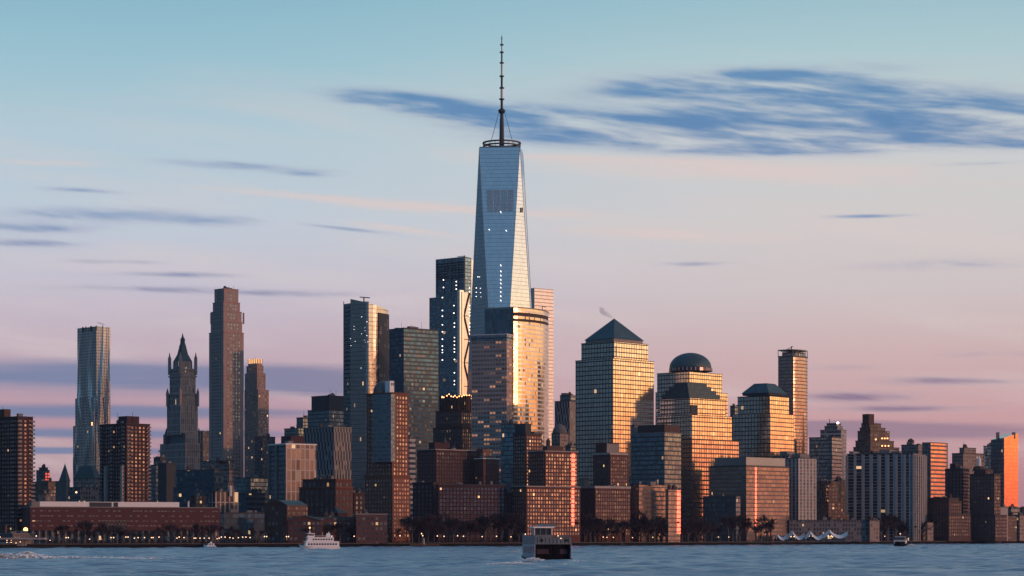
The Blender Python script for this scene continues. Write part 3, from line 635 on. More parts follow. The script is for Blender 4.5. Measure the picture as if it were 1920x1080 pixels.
building('teal_office', 'dark teal glass box behind the low striped office', 'office building', [(440, 470, 506, 896)], 2050, M['g_teal'], 45)
building('low_shed', 'dark low glazed hall between pier school and barrel roofed brick building', 'building', [(412, 420, 500, 962)], 1680, M['g_dark'], 20)
building('low_shed', 'brick hut with a small red top behind the white school roof', 'building', [(357, 366, 386, 930)], 1760, M['m_redb'], 35)
t = building('white_grid_office', 'office block with a white window grid and dark glass end', 'office building', [(504, 536, 593, 833)], 1790, M['g_white'], 38, pents=[(527, 545, 571, 817, M['brickd'])], clutter=2, cornice=.8, cornice_m=M['white'])
p = foot(504, 536, 593, 1789.3, 38); mb = MB(); mb.face([(*p[3], GZ), (*p[0], GZ), (*p[0], Z(834, 1790)), (*p[3], Z(834, 1790))], [(0, 0), (30, 0), (30, 80), (0, 80)]); mb.build('glass_end', M['g_dark'], t[0])
for q in ((p[3][0], p[3][1]), (p[0][0]*.45+p[3][0]*.55, p[0][1]*.45+p[3][1]*.55)):
    mb = MB(); mb.box((q[0], q[1]-.8, GZ), (1.4, 1.4, Z(834, 1790)-GZ), .6); mb.build('corner_column', M['concrete'], t[0])
building('slanted_office', 'low teal building with slanted roof behind the white grid office', 'building', [(533, 560, 584, 803)], 2500, M['g_teal'], 45, clutter=3)
building('slanted_office', 'small dark glass block stepping up behind the slanted roof', 'building', [(556, 568, 582, 783)], 2600, M['g_dark'], 45, clutter=1)
building('grey_office', 'plain low grey block just right of the gold crowned tower', 'building', [(478, 492, 516, 819)], 2500, M['m_grey'], 45, clutter=2)
building('dark_glass_block', 'dark stepped glass block under a plain square top', 'office building', [(577, 617, 662, 768, M['g_dark']), (584, 617, 655, 742, M['dgrey'])], 2350, M['g_dark'], 45, clutter=2)
building('staggered_office', 'grey office block with staggered narrow vertical windows', 'office building', [(569, 626, 659, 801)], 2000, M['g_stag'], 52, clutter=2, cornice=.6, cornice_m=M['concrete'])

# ---- curved glass residential tower
def plan_arc(start, n0, n1, width, n):
    pts = [start]; s = width/n
    for k in range(n):
        a = R(n0+(n1-n0)*(k+.5)/n); x0, y0 = pts[-1]; pts.append((x0+math.cos(a)*s, y0+math.sin(a)*s))
    return pts
def curved_tower():
    Y = 2200; root = thing('curved_glass_tower', 'slender curved glass tower with a slanted top and a glowing edge', 'skyscraper', (X(686, Y), Y, GZ))
    a0 = (X(657, Y+12), Y+12)
    pts = [a0]+plan_arc((X(686, Y), Y), -12, 42, 4, 5)[0:]
    pts += plan_arc(pts[-1], 42, 46, 8.5, 4)[1:]
    n2 = len(pts)-1; pts += plan_arc(pts[-1], 58, 70, 20, 6)[1:]
    back = [(pts[-1][0]-6, pts[-1][1]+20), (a0[0]+2, a0[1]+26)]
    poly = pts+back; zt = [Z(558, Y)-(q[0]-a0[0])*.28-(3 if q in back else 0) for q in poly]
    poly2 = [(cx_*1.0+ (1.2 if i > 8 else 0), cy_) for i, (cx_, cy_) in enumerate(poly)]
    mb = MB(); mb.prism(poly, GZ, zt, poly2=poly2); mb.build('wall', M['g_murray'], root)
    e = pts[n2:]; mb = MB(); out_ = [(q[0]+1.9, q[1]-.5) for q in e]; mb.prism(out_+e[::-1], GZ, [Z(585, Y)]*len(out_+e), bottom=True); mb.build('dark_reflection', facade('g_dark_reflection', frame=(.015, .02, .03), glass=(.02, .03, .04), bay=1.5, fh=4.0, mw=.1, sp=.2, metal=.0, rough=.6, tilt=.02, blind=.05), root)  # added dark skin, standing in for the reflection of a dark neighbour
    b0 = (X(644.5, Y+22), Y+22)
    mb = MB(); mb.prism([b0, a0, (a0[0], a0[1]+14), (b0[0], b0[1]+14)], GZ, Z(566, Y)); mb.build('balcony_wing', M['g_dark'], root)
    mb = MB(); mb.box((0, -.9, 0), (6.0, 2.2, .5)); r = math.atan2(a0[1]-b0[1], a0[0]-b0[0])
    repeats(root, 'balcony', (mb, [M['concrete']]), [((a0[0]+b0[0])/2, (a0[1]+b0[1])/2, float(zz), r) for zz in np.arange(GZ+60, Z(566, Y), 4.1)])
    mb = MB(); mb.bar((*b0, GZ), (b0[0], b0[1], Z(561, Y)), .5); mb.build('corner_post', M['concrete'], root)
    xm = X(682, Y+10); mb = MB(); mb.box((xm, Y+14, Z(573, Y)), (9, 6, 5)); mb.build('penthouse', M['concrete'], root)
    mb = MB(); mb.bar((xm, Y+12, Z(566, Y)), (xm, Y+12, Z(556, Y)), .8); mb.bar((X(673, Y), Y+12, Z(554.6, Y)), (X(692, Y), Y+12, Z(556, Y)), .6); mb.build('roof_crane', M['darkmetal'], root)
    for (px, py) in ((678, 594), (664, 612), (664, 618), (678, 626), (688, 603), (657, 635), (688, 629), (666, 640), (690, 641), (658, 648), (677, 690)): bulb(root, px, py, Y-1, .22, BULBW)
curved_tower()

building('steel_office_tower', 'broad teal office tower with a louvred top behind the brick tower', 'skyscraper', [(722, 757, 822, 615)], 2400, M['g_bands'], 38, clutter=3)
building('pale_strip_block', 'narrow pale grey block with horizontal strips beside the lit brick tower', 'building', [(764, 768, 779, 822)], 1900, M['g_stripe'], 30, clutter=1)

# ---- tall brick tower on the river
def brick_tower():
    t, pl = building('brick_tower', 'tall orange brick apartment tower with rows of bright windows and a white top', 'apartment tower', [(684, 736, 769, 893), (687, 735, 766, 737)], 1640, M['brickl'], 50,
        win=win(2.55, 2.95, 1.55, 1.6, PW, edge=1.0), clutter=1, cornice=.6, cornice_m=M['brickl'])
    Y = 1652; G('g_bay', frame=(.16, .17, .19), glass=(.16, .22, .27), bay=1.6, fh=2.95, mw=.2, sp=.35, metal=.6, rough=.2, tilt=.04, blind=.15)
    q = foot(698, 733, 741, 1637, 50); mb = MB(); mb.prism(q, Z(866, 1640), Z(739, 1640), bottom=True); mb.build('glazed_bay', M['g_bay'], t)
    mb = MB(); cx, cy = X(716, Y), Y+4; mb.lathe(cx, cy, [(6.5, Z(738, Y)), (6.2, Z(729, Y)), (4.2, Z(719, Y)), (1.2, Z(713, Y))], 18); mb.build('roof_drum', M['grey'], t)
    q = foot(722, 731, 739, 1646, 45); mb = MB(); mb.prism(q, Z(738, 1646), Z(714, 1646)); o = mb.build('roof_house', M['white'], t)
    for px in (734.3, 737.2):
        mb = MB(); mb.box((X(px, 1646), 1646+(px-731)*.34-.1, Z(722.5, 1646)), (.45, .5, 1.8), R(45)); mb.build('opening', M['dgrey'], o)
    q = foot(750, 752, 769.8, 1651, 50); mb = MB()
    p = pl[0][0]; c, r = p[0], p[1]
    u = lambda s: (c[0]+(r[0]-c[0])*s+.25, c[1]+(r[1]-c[1])*s-.25)
    for k in range(6): a_, b_ = u(.52+k*.09), u(.52+k*.09); mb.bar((*a_, Z(990, 1650)), (*a_, Z(972, 1650)), .16)
    for k in range(5): a_, b_ = u(.52), u(.97); zz = Z(990-k*4.5, 1650); mb.bar((*a_, zz), (*b_, zz), .16)
    mb.build('lattice', M['palestone'], t)
brick_tower()

# ---- tower with cross braced edge
def braced():
    Y = 2700; root = thing('braced_tower', 'tall dark glass tower with a shining cross braced edge', 'skyscraper', (X(860, Y), Y, GZ))
    a = 50
    def blk(xl, xc, xr, yt, dy, m, name='wall'):
        p = foot(xl, xc, xr, Y+dy, a); mb = MB(); mb.prism(p, GZ, Z(yt, Y+dy)); mb.build(name, m, root); return p
    blk(805, 870, 882, 553, 22, M['g_three'], 'low_wing'); blk(817, 872, 884, 481, 12, M['g_three'], 'upper_block')
    p = blk(817, 862, 880, 547, 0, M['g_three'])
    fl = masonry('shining_steel', (.92, .88, .84), .1, rough=.2, metal=.95)
    zt = Z(547, Y)
    c, r = p[0], p[1]; L = math.dist(c, r); tx, ty = (r[0]-c[0])/L, (r[1]-c[1])/L; nx, ny = ty, -tx
    def at(s, out=.5): return (c[0]+tx*s+nx*out, c[1]+ty*s+ny*out)
    q0, q1 = at(-1.0, 1.0), at(L*.36, 1.0); q2, q3 = at(L*.36, -3), at(-1.0, -3)
    mb = MB(); mb.prism([q0, q1, q2, q3], GZ, zt+2); mb.build('corner_column', fl, root)
    g0, g1 = at(L*.12, 1.3), at(L*.17, 1.3); mb = MB(); mb.prism([g0, g1, at(L*.17, 0), at(L*.12, 0)], GZ, zt); mb.build('column_groove', M['dgrey'], root)
    zz = zt; k = 0; seg = 27.0
    s0, s1 = L*.40, L*.97
    mb0 = MB(); mb0.prism([at(s0, .6), at(s1, .6), at(s1, -2), at(s0, -2)], GZ, zt); mb0.build('bay_panel', masonry('lit_panel', (.82, .76, .70), .1, rough=.22, metal=.95), root)
    while zz > 110:
        a_, b_ = (at(s1, 1.2), at(s0, 1.2)) if k % 2 == 0 else (at(s0, 1.2), at(s1, 1.2))
        mb = MB(); mb.bar((*a_, zz), (*b_, zz-seg), .95); mb.build('brace', M['dgrey'], root)
        mb = MB(); mb.bar((*at(s0, 1.2), zz-seg), (*at(s1, 1.2), zz-seg), .5); mb.build('brace', M['concrete'], root); zz -= seg; k += 1
    mb = MB(); q = foot(879, 881, 888.5, Y+34, 45); mb.prism(q, GZ, Z(480, Y)); mb.build('edge_fin', masonry('fin', (.85, .82, .80), .1, rough=.25, metal=.9), root)
    p = foot(817, 872, 884, Y+11, a)
    for k in range(5):
        q = [p[3][j]+(p[0][j]-p[3][j])*(k/4*.96+.02) for j in (0, 1)]
        mb = MB(); mb.box((q[0], q[1]-.6, Z(545, Y)), (1.3, .8, Z(481, Y)-Z(545, Y))); mb.build('mullion_rib', M['concrete'], root)
    for k in range(7):
        zz = Z(518, Y)+k*2.9; mb = MB()
        a_, b_ = p[3], p[0]; mb.prism([(a_[0], a_[1]-1.2), (b_[0], b_[1]-1.2), (b_[0], b_[1]-.3), (a_[0], a_[1]-.3)], zz, zz+.9, bottom=True); mb.build('louvre', M['dgrey'], root)
    mb = MB(); mb.bar((X(870, Y), Y+20, Z(480, Y)), (X(870, Y), Y+20, Z(475, Y)), .6); mb.bar((X(857, Y), Y+20, Z(477.5, Y)), (X(872, Y), Y+20, Z(476, Y)), .5); mb.build('roof_crane', M['darkmetal'], root)
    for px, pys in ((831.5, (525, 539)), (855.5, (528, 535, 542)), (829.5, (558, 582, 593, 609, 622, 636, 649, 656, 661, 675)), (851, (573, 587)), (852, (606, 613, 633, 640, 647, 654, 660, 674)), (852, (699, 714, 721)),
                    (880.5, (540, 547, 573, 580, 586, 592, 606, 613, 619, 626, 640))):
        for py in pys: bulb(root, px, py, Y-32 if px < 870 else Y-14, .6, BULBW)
braced()

# ---- art deco stepped tower with lamps along its crown
t = building('art_deco_tower', 'dark brown art deco tower with orange lamps along its crown', 'skyscraper', [(812, 866, 902, 801), (817, 864, 897, 770), (826, 860, 890, 742)], 2300, M['brickb'], 52,
    win=win(3.0, 3.7, 1.3, 2.5, PD), clutter=0, cornice_m=M['brickb'])
p = t[1][2][0]; fb = MB(); fb.box((0, -.5, 0), (1.2, 1.3, Z(741, 2310)-Z(800, 2310)))
repeats(t[0], 'pier', (fb, [M['brickb']]), [(s[0], s[1], Z(800, 2310), s[2]) for e in ((p[0], p[1]), (p[3], p[0])) for s in along(e[0], e[1], [k/7 for k in range(8)])])
for px in (829, 832, 838, 846, 853, 857, 861, 866, 870, 875, 880, 884.5): bulb(t[0], px, 743+(px*7 % 5)-2, 2290, .7, BULBO, 'crown_lamp')
for px, py in ((829, 745), (884.5, 747), (850, 744), (842, 739)): bulb(t[0], px, py, 2285, .7, BULB, 'crown_lamp')

# ---- the great tapering tower
def great_tower():
    Y0 = 2490; cxp = 941; cx = X(cxp, Y0); rot = -4.5
    root = thing('tapering_glass_tower', 'tallest tapering glass tower with long triangular facets and a mast', 'skyscraper', (cx, Y0+43, GZ)); cy = Y0+43
    hb, ht = 61/math.sqrt(2), 43.5/math.sqrt(2)
    B = [(cx+hb*math.cos(R(-90+rot+90*k)), cy+hb*math.sin(R(-90+rot+90*k))) for k in range(4)]
    T = [(cx-.8+ht*math.cos(R(-45+rot+90*k)), cy+ht*math.sin(R(-45+rot+90*k))) for k in range(4)]
    zb, zt = 57, Z(277, Y0+22)
    def uvp(ps):
        d = Vector((ps[1][0]-ps[0][0], ps[1][1]-ps[0][1], 0)); 
        if d.length < 1: d = Vector((ps[2][0]-ps[0][0], ps[2][1]-ps[0][1], 0))
        d.normalize(); return [((Vector(p)-Vector(ps[0])).dot(d)+100, p[2]) for p in ps]
    mb = MB(); mb.prism(B, GZ, zb, top=False); mb.build('base_block', M['g_owtc'], root)
    for k in range(4):
        f = [(*B[k], zb), (*B[(k+1) % 4], zb), (*T[k], zt)]; mb = MB(); mb.face(f, uvp(f)); mb.build('facet', M['g_owtc'], root)
        f = [(*T[k], zt), (*T[(k-1) % 4], zt), (*B[k], zb)]; mb = MB(); mb.face(f, uvp(f)); mb.build('facet', M['g_owtc'], root)
    for k in range(4):   # bright steel edges where facets meet
        for tt in (T[k], T[(k-1) % 4]):
            mb = MB(); mb.bar((*B[k], zb), (*tt, zt), .32); mb.build('edge_trim', masonry('edge', (.5, .5, .52), .05, rough=.3, metal=.6), root)
    mb = MB(); mb.prism(T, zt, zt+1.2); mb.build('parapet', M['steel'], root)
    # dark ventilated storeys on the front facet
    fl = (T[3], T[0])
    def fp(s, z, out=.5):  # s in 0..1 along the front top edge shrinking towards the base corner
        k = (z-zb)/(zt-zb); a = [B[0][j]+(T[3][j]-B[0][j])*k for j in (0, 1)]; b = [B[0][j]+(T[0][j]-B[0][j])*k for j in (0, 1)]
        return (a[0]+(b[0]-a[0])*s, a[1]+(b[1]-a[1])*s-out, z)
    lm = facade('louvre', frame=(.30, .37, .44), glass=(.44, .48, .53), bay=2.2, fh=3.6, mw=.34, sp=.24, metal=.9, rough=.2, tilt=.0, blind=0)
    for k in range(4):
        s0, s1 = .13+k*.2, .13+k*.2+.17; za, zc = Z(392, Y0), Z(351, Y0)
        mb = MB(); f = [fp(s0, za), fp(s1, za), fp(s1, zc), fp(s0, zc)]; mb.face(f, [(p[0]+50, p[2]) for p in f]); mb.build('louvre_panel', lm, root)
    for (px, py) in ((906, 389), (910, 389), (972.5, 389), (979.5, 389)):
        mb = MB(); mb.box((X(px, Y0), Y0+24 if px < 930 else Y0+20, Z(393, Y0)), (1.3, 1.5, 5)); mb.build('vent_slot', M['dgrey'], root)
    # ring, mast, stays
    cxr = X(940.5, Y0); dm = M['darkmetal']
    mb = MB(); mb.lathe(cxr, cy, [(12, zt), (12, zt+3), (16, zt+3.2), (16, zt+1)], 32); mb.build('ring_base', dm, root)
    for k, (rr, zz) in enumerate(((18.5, zt+1.2), (20.5, zt+4.2), (20.8, zt+7.4))):
        mb = MB(); mb.lathe(cxr, cy, [(rr, zz), (rr, zz+1.5), (rr-1.6, zz+1.5), (rr-1.6, zz), (rr, zz)], 40); mb.build('ring', dm, root)
    for k in range(16):
        a = k*math.pi/8; mb = MB(); mb.bar((cxr+16*math.cos(a), cy+16*math.sin(a), zt), (cxr+19.6*math.cos(a), cy+19.6*math.sin(a), zt+9), .3); mb.build('ring_strut', dm, root)
    zz = lambda py: Z(py, cy)
    mb = MB(); mb.lathe(cxr, cy, [(2.9, zt), (2.3, zz(232)), (1.7, zz(214)), (3.6, zz(210)), (4.0, zz(207)), (1.4, zz(203))], 12); mb.build('mast_base', dm, root)
    seg = [(203, 186, 1.35), (186, 165, 1.3), (165, 143, 1.15), (143, 118, 1.0), (118, 98, .85), (98, 84, .7), (84, 74, .5)]
    wm = masonry('mast_glint', (.55, .5, .5), .1, rough=.4)  # pale sections: glints of sun on the mast put into the colour
    for k, (y0, y1, rr) in enumerate(seg):
        mb = MB(); mb.lathe(cxr, cy, [(rr, zz(y0)), (rr, zz(y1))], 10); mb.build('mast_section', wm if k in (1, 3, 5) else dm, root)
        if k: mb = MB(); mb.lathe(cxr, cy, [(rr, zz(y0)-1), (rr+1.5, zz(y0)-.6), (rr+1.5, zz(y0)+.6), (rr, zz(y0)+1)], 10); mb.build('mast_collar', dm, root)
    mb = MB(); mb.lathe(cxr, cy, [(.5, zz(74)), (.9, zz(73)), (.6, zz(70)), (.05, zz(65))], 8); mb.build('beacon', M['steel'], root)
    for a in (200, 340, 20, 160, 270, 90):
        mb = MB(); mb.bar((cxr+14*math.cos(R(a)), cy+14*math.sin(R(a)), zt+4), (cxr+3*math.cos(R(a)), cy+3*math.sin(R(a)), zz(209)), .18); mb.build('mast_stay', dm, root)
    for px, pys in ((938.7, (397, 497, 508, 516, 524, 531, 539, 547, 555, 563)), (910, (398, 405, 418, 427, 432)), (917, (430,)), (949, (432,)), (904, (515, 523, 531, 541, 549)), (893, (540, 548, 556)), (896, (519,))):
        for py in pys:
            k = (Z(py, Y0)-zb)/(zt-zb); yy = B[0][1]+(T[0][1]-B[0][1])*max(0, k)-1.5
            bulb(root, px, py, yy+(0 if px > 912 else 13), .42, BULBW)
great_tower()

# ---- office tower of a curved wing and a straight wing
def curved_office():
    Y = 2200; root = thing('curved_office_tower', 'banded office tower with a convex golden front and a lower straight wing', 'skyscraper', (X(962, Y), Y, GZ))
    c0 = (X(963, Y), Y); arc = plan_arc(c0, 30, 92, 46, 16); n = len(arc)
    k = (X(1029, arc[-1][1]+10)-c0[0])/(arc[-1][0]-c0[0]); arc = [(c0[0]+(p[0]-c0[0])*k, c0[1]+(p[1]-c0[1])*k) for p in arc]
    l = foot(909, 963, 1000, Y, 62)[3]
    poly = arc+[(arc[-1][0]-8, arc[-1][1]+14), (l[0]+6, l[1]+22), l]
    zt = Z(577, Y)
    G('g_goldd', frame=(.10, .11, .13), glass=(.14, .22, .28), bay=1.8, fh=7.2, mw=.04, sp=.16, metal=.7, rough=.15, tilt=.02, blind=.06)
    mb = MB(); mb.prism(poly, GZ, Z(608, Y)); mb.build('curved_wall', M['g_gold'], root)
    # upper storeys with two dark ventilation bands
    for (ya, yb, m, g) in ((608, 602, 'p', 0), (602, 597, 'd', -.5), (597, 592, 'p', 0), (592, 585, 'd', -.5), (585, 577, 'p', 0)):
        mb = MB(); pp = grow(poly, g); mb.prism(pp, Z(ya, Y), Z(yb, Y)); mb.build('crown_band', M['g_gold'] if m == 'p' else masonry('ventband', (.07, .05, .045), .2), root)
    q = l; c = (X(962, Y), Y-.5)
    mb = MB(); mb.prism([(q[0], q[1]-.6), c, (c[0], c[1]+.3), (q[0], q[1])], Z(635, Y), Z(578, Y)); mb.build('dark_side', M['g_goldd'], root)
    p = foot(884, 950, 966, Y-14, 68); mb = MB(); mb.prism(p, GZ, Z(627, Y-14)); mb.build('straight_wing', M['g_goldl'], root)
    mb = MB(); mb.prism(grow(p, .25), Z(638, Y-14), Z(628, Y-14), bottom=True); mb.build('wing_attic', M['g_dark'], root)
    mb = MB(); mb.prism(grow(p, .4), Z(627, Y-14), Z(625.5, Y-14), bottom=True); mb.build('cornice', M['white'], root)
    mb = MB(); mb.prism(grow(poly, .35), zt, zt+1, bottom=True); mb.build('cornice', M['palestone'], root)
    mb = MB(); mb.bar((X(1018, Y), Y+25, zt), (X(1018, Y), Y+25, zt+4), .4); mb.bar((X(1014, Y), Y+25, zt+4), (X(1024, Y), Y+25, zt+3), .35); mb.build('roof_crane', M['darkmetal'], root)
curved_office()
building('pale_glass_tower', 'pale minimal glass tower glimpsed behind the curved gold office', 'skyscraper', [(985, 1002, 1037.5, 541)], 2760, M['g_four'], 40, clutter=0, cornice=.8, cornice_m=M['white'])

# ---- riverside brick apartment blocks, centre
WB = win(2.6, 2.9, 1.35, 1.55, PD); WL = win(2.6, 2.9, 1.5, 1.6, PW)
t = building('brick_apartment_block', 'dark brick apartment block with a small roof spire behind it and a dense window grid', 'apartment block', [(782, 817, 893, 843)], 1790, M['brickd'], 33, win=WB, pents=[(804, 815, 843, 829, M['brickd'])], clutter=2, cornice_m=M['palestone'])
mb = MB(); mb.lathe(X(834, 1800), 1805, [(1.2, Z(830, 1800)), (.9, Z(825, 1800)), (.1, Z(818, 1800))], 8); mb.build('roof_spire', M['darkmetal'], t[0])
building('brick_apartment_block', 'low dark red brick block with white window groups below the dense grid block', 'apartment block', [(818, 822, 947, 909)], 1735, M['brickd'], 15, win=WB, clutter=3)
building('brick_apartment_block', 'dark glassy apartment block left of the red brick grid, nearly black', 'apartment block', [(774, 812, 822, 905)], 1745, M['brickd'], 60, win=win(2.8, 3.2, 1.5, 1.7, PB), clutter=1)
building('brick_apartment_block', 'narrow red brick block with a white coping and pale corner strips', 'apartment block', [(890, 906, 936, 860)], 1800, M['brick'], 38, win=WB, pents=[(893, 905, 923, 842, M['m_redb'])], clutter=1, cornice_m=M['white'])
building('brick_apartment_block', 'low plum brick block filling the gap before the teal slab', 'apartment block', [(930, 952, 972, 925)], 1745, M['brickd'], 45, win=WB, clutter=2)
building('teal_slab', 'dark teal glass slab in front of the curved gold office', 'apartment tower', [(939, 966, 976, 795)], 1890, M['g_teal'], 66, clutter=2)
building('brown_block', 'brown brick tower with a dark plain attic joined to the teal slab', 'apartment tower', [(962, 986, 1016, 813)], 1880, M['brickb'], 45, win=WL, pents=[(965, 985, 996, 794, M['dgrey'], 3)], clutter=1)
t = building('brick_apartment_block', 'stepped brick block with sunlit windows and a red glowing column of panes', 'apartment block', [(958, 987, 1088, 912)], 1735, M['brick'], 38, win=win(2.5, 2.9, 1.5, 1.75, PW), clutter=0, cornice_m=M['palestone'])
t = building('brick_apartment_block', 'upper brick block with a little round tank over the stepped sunlit one', 'apartment block', [(990, 1022, 1083, 846)], 1775, M['brick'], 38, win=win(2.5, 2.9, 1.5, 1.75, PW), pents=[(1017, 1026, 1056, 836, M['brickb'], 10)], clutter=0, cornice_m=M['palestone'])
mb = MB(); mb.lathe(X(1028, 1790), 1793, [(1.6, Z(836, 1790)), (1.6, Z(826, 1790)), (.1, Z(821, 1790))], 10); mb.build('water_tank', M['tank'], t[0])
t = building('brick_apartment_block', 'brick block with white attic bands and a grey and red rooftop house', 'apartment block', [(1089, 1116, 1182, 915)], 1800, M['brick'], 38, win=win(2.3, 2.9, 1.1, 1.75, PD), clutter=1, cornice=1.6, cornice_m=M['palestone'])
t = building('brick_apartment_block', 'upper brick tower with white cornice and bare grey rooftop box', 'apartment block', [(1112, 1144, 1177, 852)], 1840, M['brick'], 45, win=win(2.3, 2.9, 1.1, 1.75, PD), pents=[(1117, 1137, 1161, 831, M['brick'], 8)], clutter=0, cornice=1.4, cornice_m=M['palestone'])
mb = MB(); q = foot(1136, 1138, 1161.5, 1847.6, 45); mb.prism(q, Z(851, 1848), Z(832, 1848)); mb.build('roof_screen', M['concrete'], t[0])
building('small_block', 'tiny pale roof hut between two brick apartment blocks', 'building', [(1086, 1094, 1104, 898)], 1870, M['concrete'], 40, clutter=0)
building('far_office', 'far office with a dark sloping top and pale vertical strips', 'office building', [(1040, 1068, 1079, 752), (1050, 1070, 1082, 741, M['g_dark'])], 2650, M['g_stag'], 60, clutter=3)
t = building('domed_block', 'small pale block with a rounded top in front of the far office', 'building', [(1034, 1050, 1066, 812)], 2450, M['m_tan'], 45, clutter=0)
mb = MB(); mb.lathe(X(1050, 2450), 2464, [(8, Z(812, 2450)), (7, Z(804, 2450)), (4.5, Z(797, 2450)), (.5, Z(793, 2450))], 16); mb.build('dome', M['grey'], t[0])
building('low_block', 'dark low block below the far office', 'building', [(1060, 1070, 1092, 835)], 2400, M['g_dark'], 45)

# ---- the gold faced office towers with geometric roofs
t, pl = building('pyramid_tower', 'gold fronted office tower under a dark pyramid roof', 'skyscraper', [(1079, 1149, 1226, 672), (1090, 1151, 1215, 640)], 2050, M['g_wfc'], 47, clutter=0, cornice=.3)
p = foot(1098, 1151, 1205, 2060, 46); cx, cy = (p[0][0]+p[2][0])/2, (p[0][1]+p[2][1])/2; mb = MB(); mb.prism(p, Z(640, 2060), Z(634, 2060)); mb.build('roof_drum', M['palestone'], t)
pp = grow(p, 1.0)
for i in range(4):
    a_, b_ = pp[i], pp[(i+1) % 4]; L = math.dist(a_, b_); mb = MB(); zz = Z(634.5, 2060)
    mb.face([(*a_, zz), (*b_, zz), (cx, cy, Z(597, cy))], [(0, 0), (L, 0), (L/2, 30)]); mb.build('roof_slope', M['g_wfcroof'], t)
q = foot(1138, 1150, 1162, 2057, 46); mb = MB(); mb.prism(q, Z(668, 2056), Z(648, 2056), bottom=True); mb.build('corner_recess', M['dgrey'], t)
mb = MB(); mb.box((X(1155, 2056), 2058-.7, Z(667, 2056)), (1.6, 1, 8.5)); mb.build('recess_pier', M['palestone'], t)

t, pl = building('domed_tower', 'gold fronted office tower under a round dark green dome', 'skyscraper', [(1229, 1292, 1364, 733), (1232, 1292, 1354, 697)], 2280, M['g_wfc'], 47, clutter=0, cornice=.3)
Y = 2310; cx = X(1294.5, Y); rr = (1334-1255)/2*Y/F
mb = MB(); mb.lathe(cx, Y, [(rr+1, Z(697, Y)), (rr+1, Z(691, Y)), (rr, Z(690.5, Y))], 36); mb.build('roof_drum', M['g_white'], t)
mb = MB(); zb = Z(690, Y); hh = Z(661.5, Y)-zb; mb.lathe(cx, Y, [(rr*math.cos(R(k*9)), zb+hh*math.sin(R(k*9))) for k in range(10)]+[(.01, zb+hh)], 36); mb.build('dome', M['g_wfcroof'], t, smooth=True)

t, pl = building('stepped_tower', 'gold fronted office tower with a dark stepped flat-topped roof, standing before the domed one', 'skyscraper',
    [(1228, 1297, 1385, 823, M['g_wfcb']), (1232, 1297, 1372, 778, M['g_wfc']), (1238, 1293, 1360, 746, M['g_wfc'])], 2070, M['g_wfc'], 44, clutter=0, cornice=.3)
for k, (xl, xc, xr, ya) in enumerate(((1241, 1292, 1350, 737), (1247, 1291, 1343, 730), (1254, 1290, 1334, 723), (1263, 1289, 1325, 717))):
    Yk = 2082+k*4; p = foot(xl, xc, xr, Yk, 44); mb = MB(); mb.prism(p, Z(746, Yk)-1, Z(ya, Yk)); mb.build('roof_step', M['g_wfcroof'], t)
q = foot(1284, 1295, 1308, 2078.5, 44); mb = MB(); mb.prism(q, Z(777, 2078), Z(759, 2078), bottom=True); mb.build('corner_recess', M['dgrey'], t)

t, pl = building('hipped_tower', 'gold fronted office tower under a clipped dark pyramid roof', 'skyscraper', [(1373, 1444, 1489, 775), (1383, 1443, 1479, 742)], 2160, M['g_wfc'], 52, clutter=0, cornice=.3)
p = foot(1392, 1441, 1475, 2170, 52); mb = MB(); mb.prism(p, Z(740, 2170), Z(735, 2170)); mb.build('roof_drum', M['dgrey'], t)
mb = MB(); mb.prism(grow(p, .8), Z(736, 2170), Z(718, 2178), poly2=grow(p, -8)); mb.build('roof', M['g_wfcroof'], t)
building('side_block', 'dark block peeping out between the stepped and clipped pyramid towers', 'building', [(1369, 1378, 1392, 761)], 2300, M['g_dark'], 50, clutter=1)

building('dark_glass_block', 'dark glass office with a lit penthouse storey before the gold towers', 'office building', [(1184, 1246, 1277, 812)], 1960, M['g_dark'], 52, pents=[(1196, 1246, 1275, 796, M['brickb'], 3)], clutter=2, cornice=.8, cornice_m=M['concrete'])
building('small_block', 'small pale rooftop box left of the dark glass office', 'building', [(1183, 1190, 1200, 798)], 1990, M['concrete'], 45, clutter=1)
building('low_apartment_block', 'grey brown riverside block with pale panel front', 'apartment block', [(1183, 1198, 1252, 909)], 1850, M['g_merc'], 32, pents=[(1213, 1220, 1230, 903, M['concrete'], 6)], clutter=1, cornice=.4)
building('low_apartment_block', 'small riverside block whose end glows red beside the grey brown one', 'apartment block', [(1248, 1253, 1275.5, 918)], 1852, M['g_merc'], 32, clutter=1, cornice=.4)
building('glass_cube_office', 'broad bronze glass office with a pale metal attic and a red reflected streak', 'office building', [(1330, 1399, 1480, 873)], 2010, M['g_merc'], 46, pents=[(1340, 1399, 1472, 857, M['steel'], 3)], clutter=0, cornice=.4)
building('low_apartment_block', 'dark lower wing on the shaded side of the bronze glass office', 'office building', [(1318, 1380, 1388, 931)], 1990, M['g_dark'], 62, clutter=1)
# added bays of red glass, angled to make streaks of reflected sun
def sun_bay(px, w, y0, y1, plan, ang, root, mat, name='sun_streak_bay'):
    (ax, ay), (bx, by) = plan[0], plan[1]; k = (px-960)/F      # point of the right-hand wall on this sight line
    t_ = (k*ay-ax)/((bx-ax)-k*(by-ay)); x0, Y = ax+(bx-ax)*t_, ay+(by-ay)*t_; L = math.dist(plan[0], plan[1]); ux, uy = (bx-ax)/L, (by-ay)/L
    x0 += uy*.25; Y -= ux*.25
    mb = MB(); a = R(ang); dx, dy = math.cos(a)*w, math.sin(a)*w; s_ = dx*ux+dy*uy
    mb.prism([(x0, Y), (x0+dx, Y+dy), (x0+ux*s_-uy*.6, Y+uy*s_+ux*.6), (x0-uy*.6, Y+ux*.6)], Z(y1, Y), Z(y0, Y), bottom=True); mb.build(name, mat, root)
PL = {}
def by_label(st): return [o for o in C.objects if o.get('label', '').startswith(st)][0]
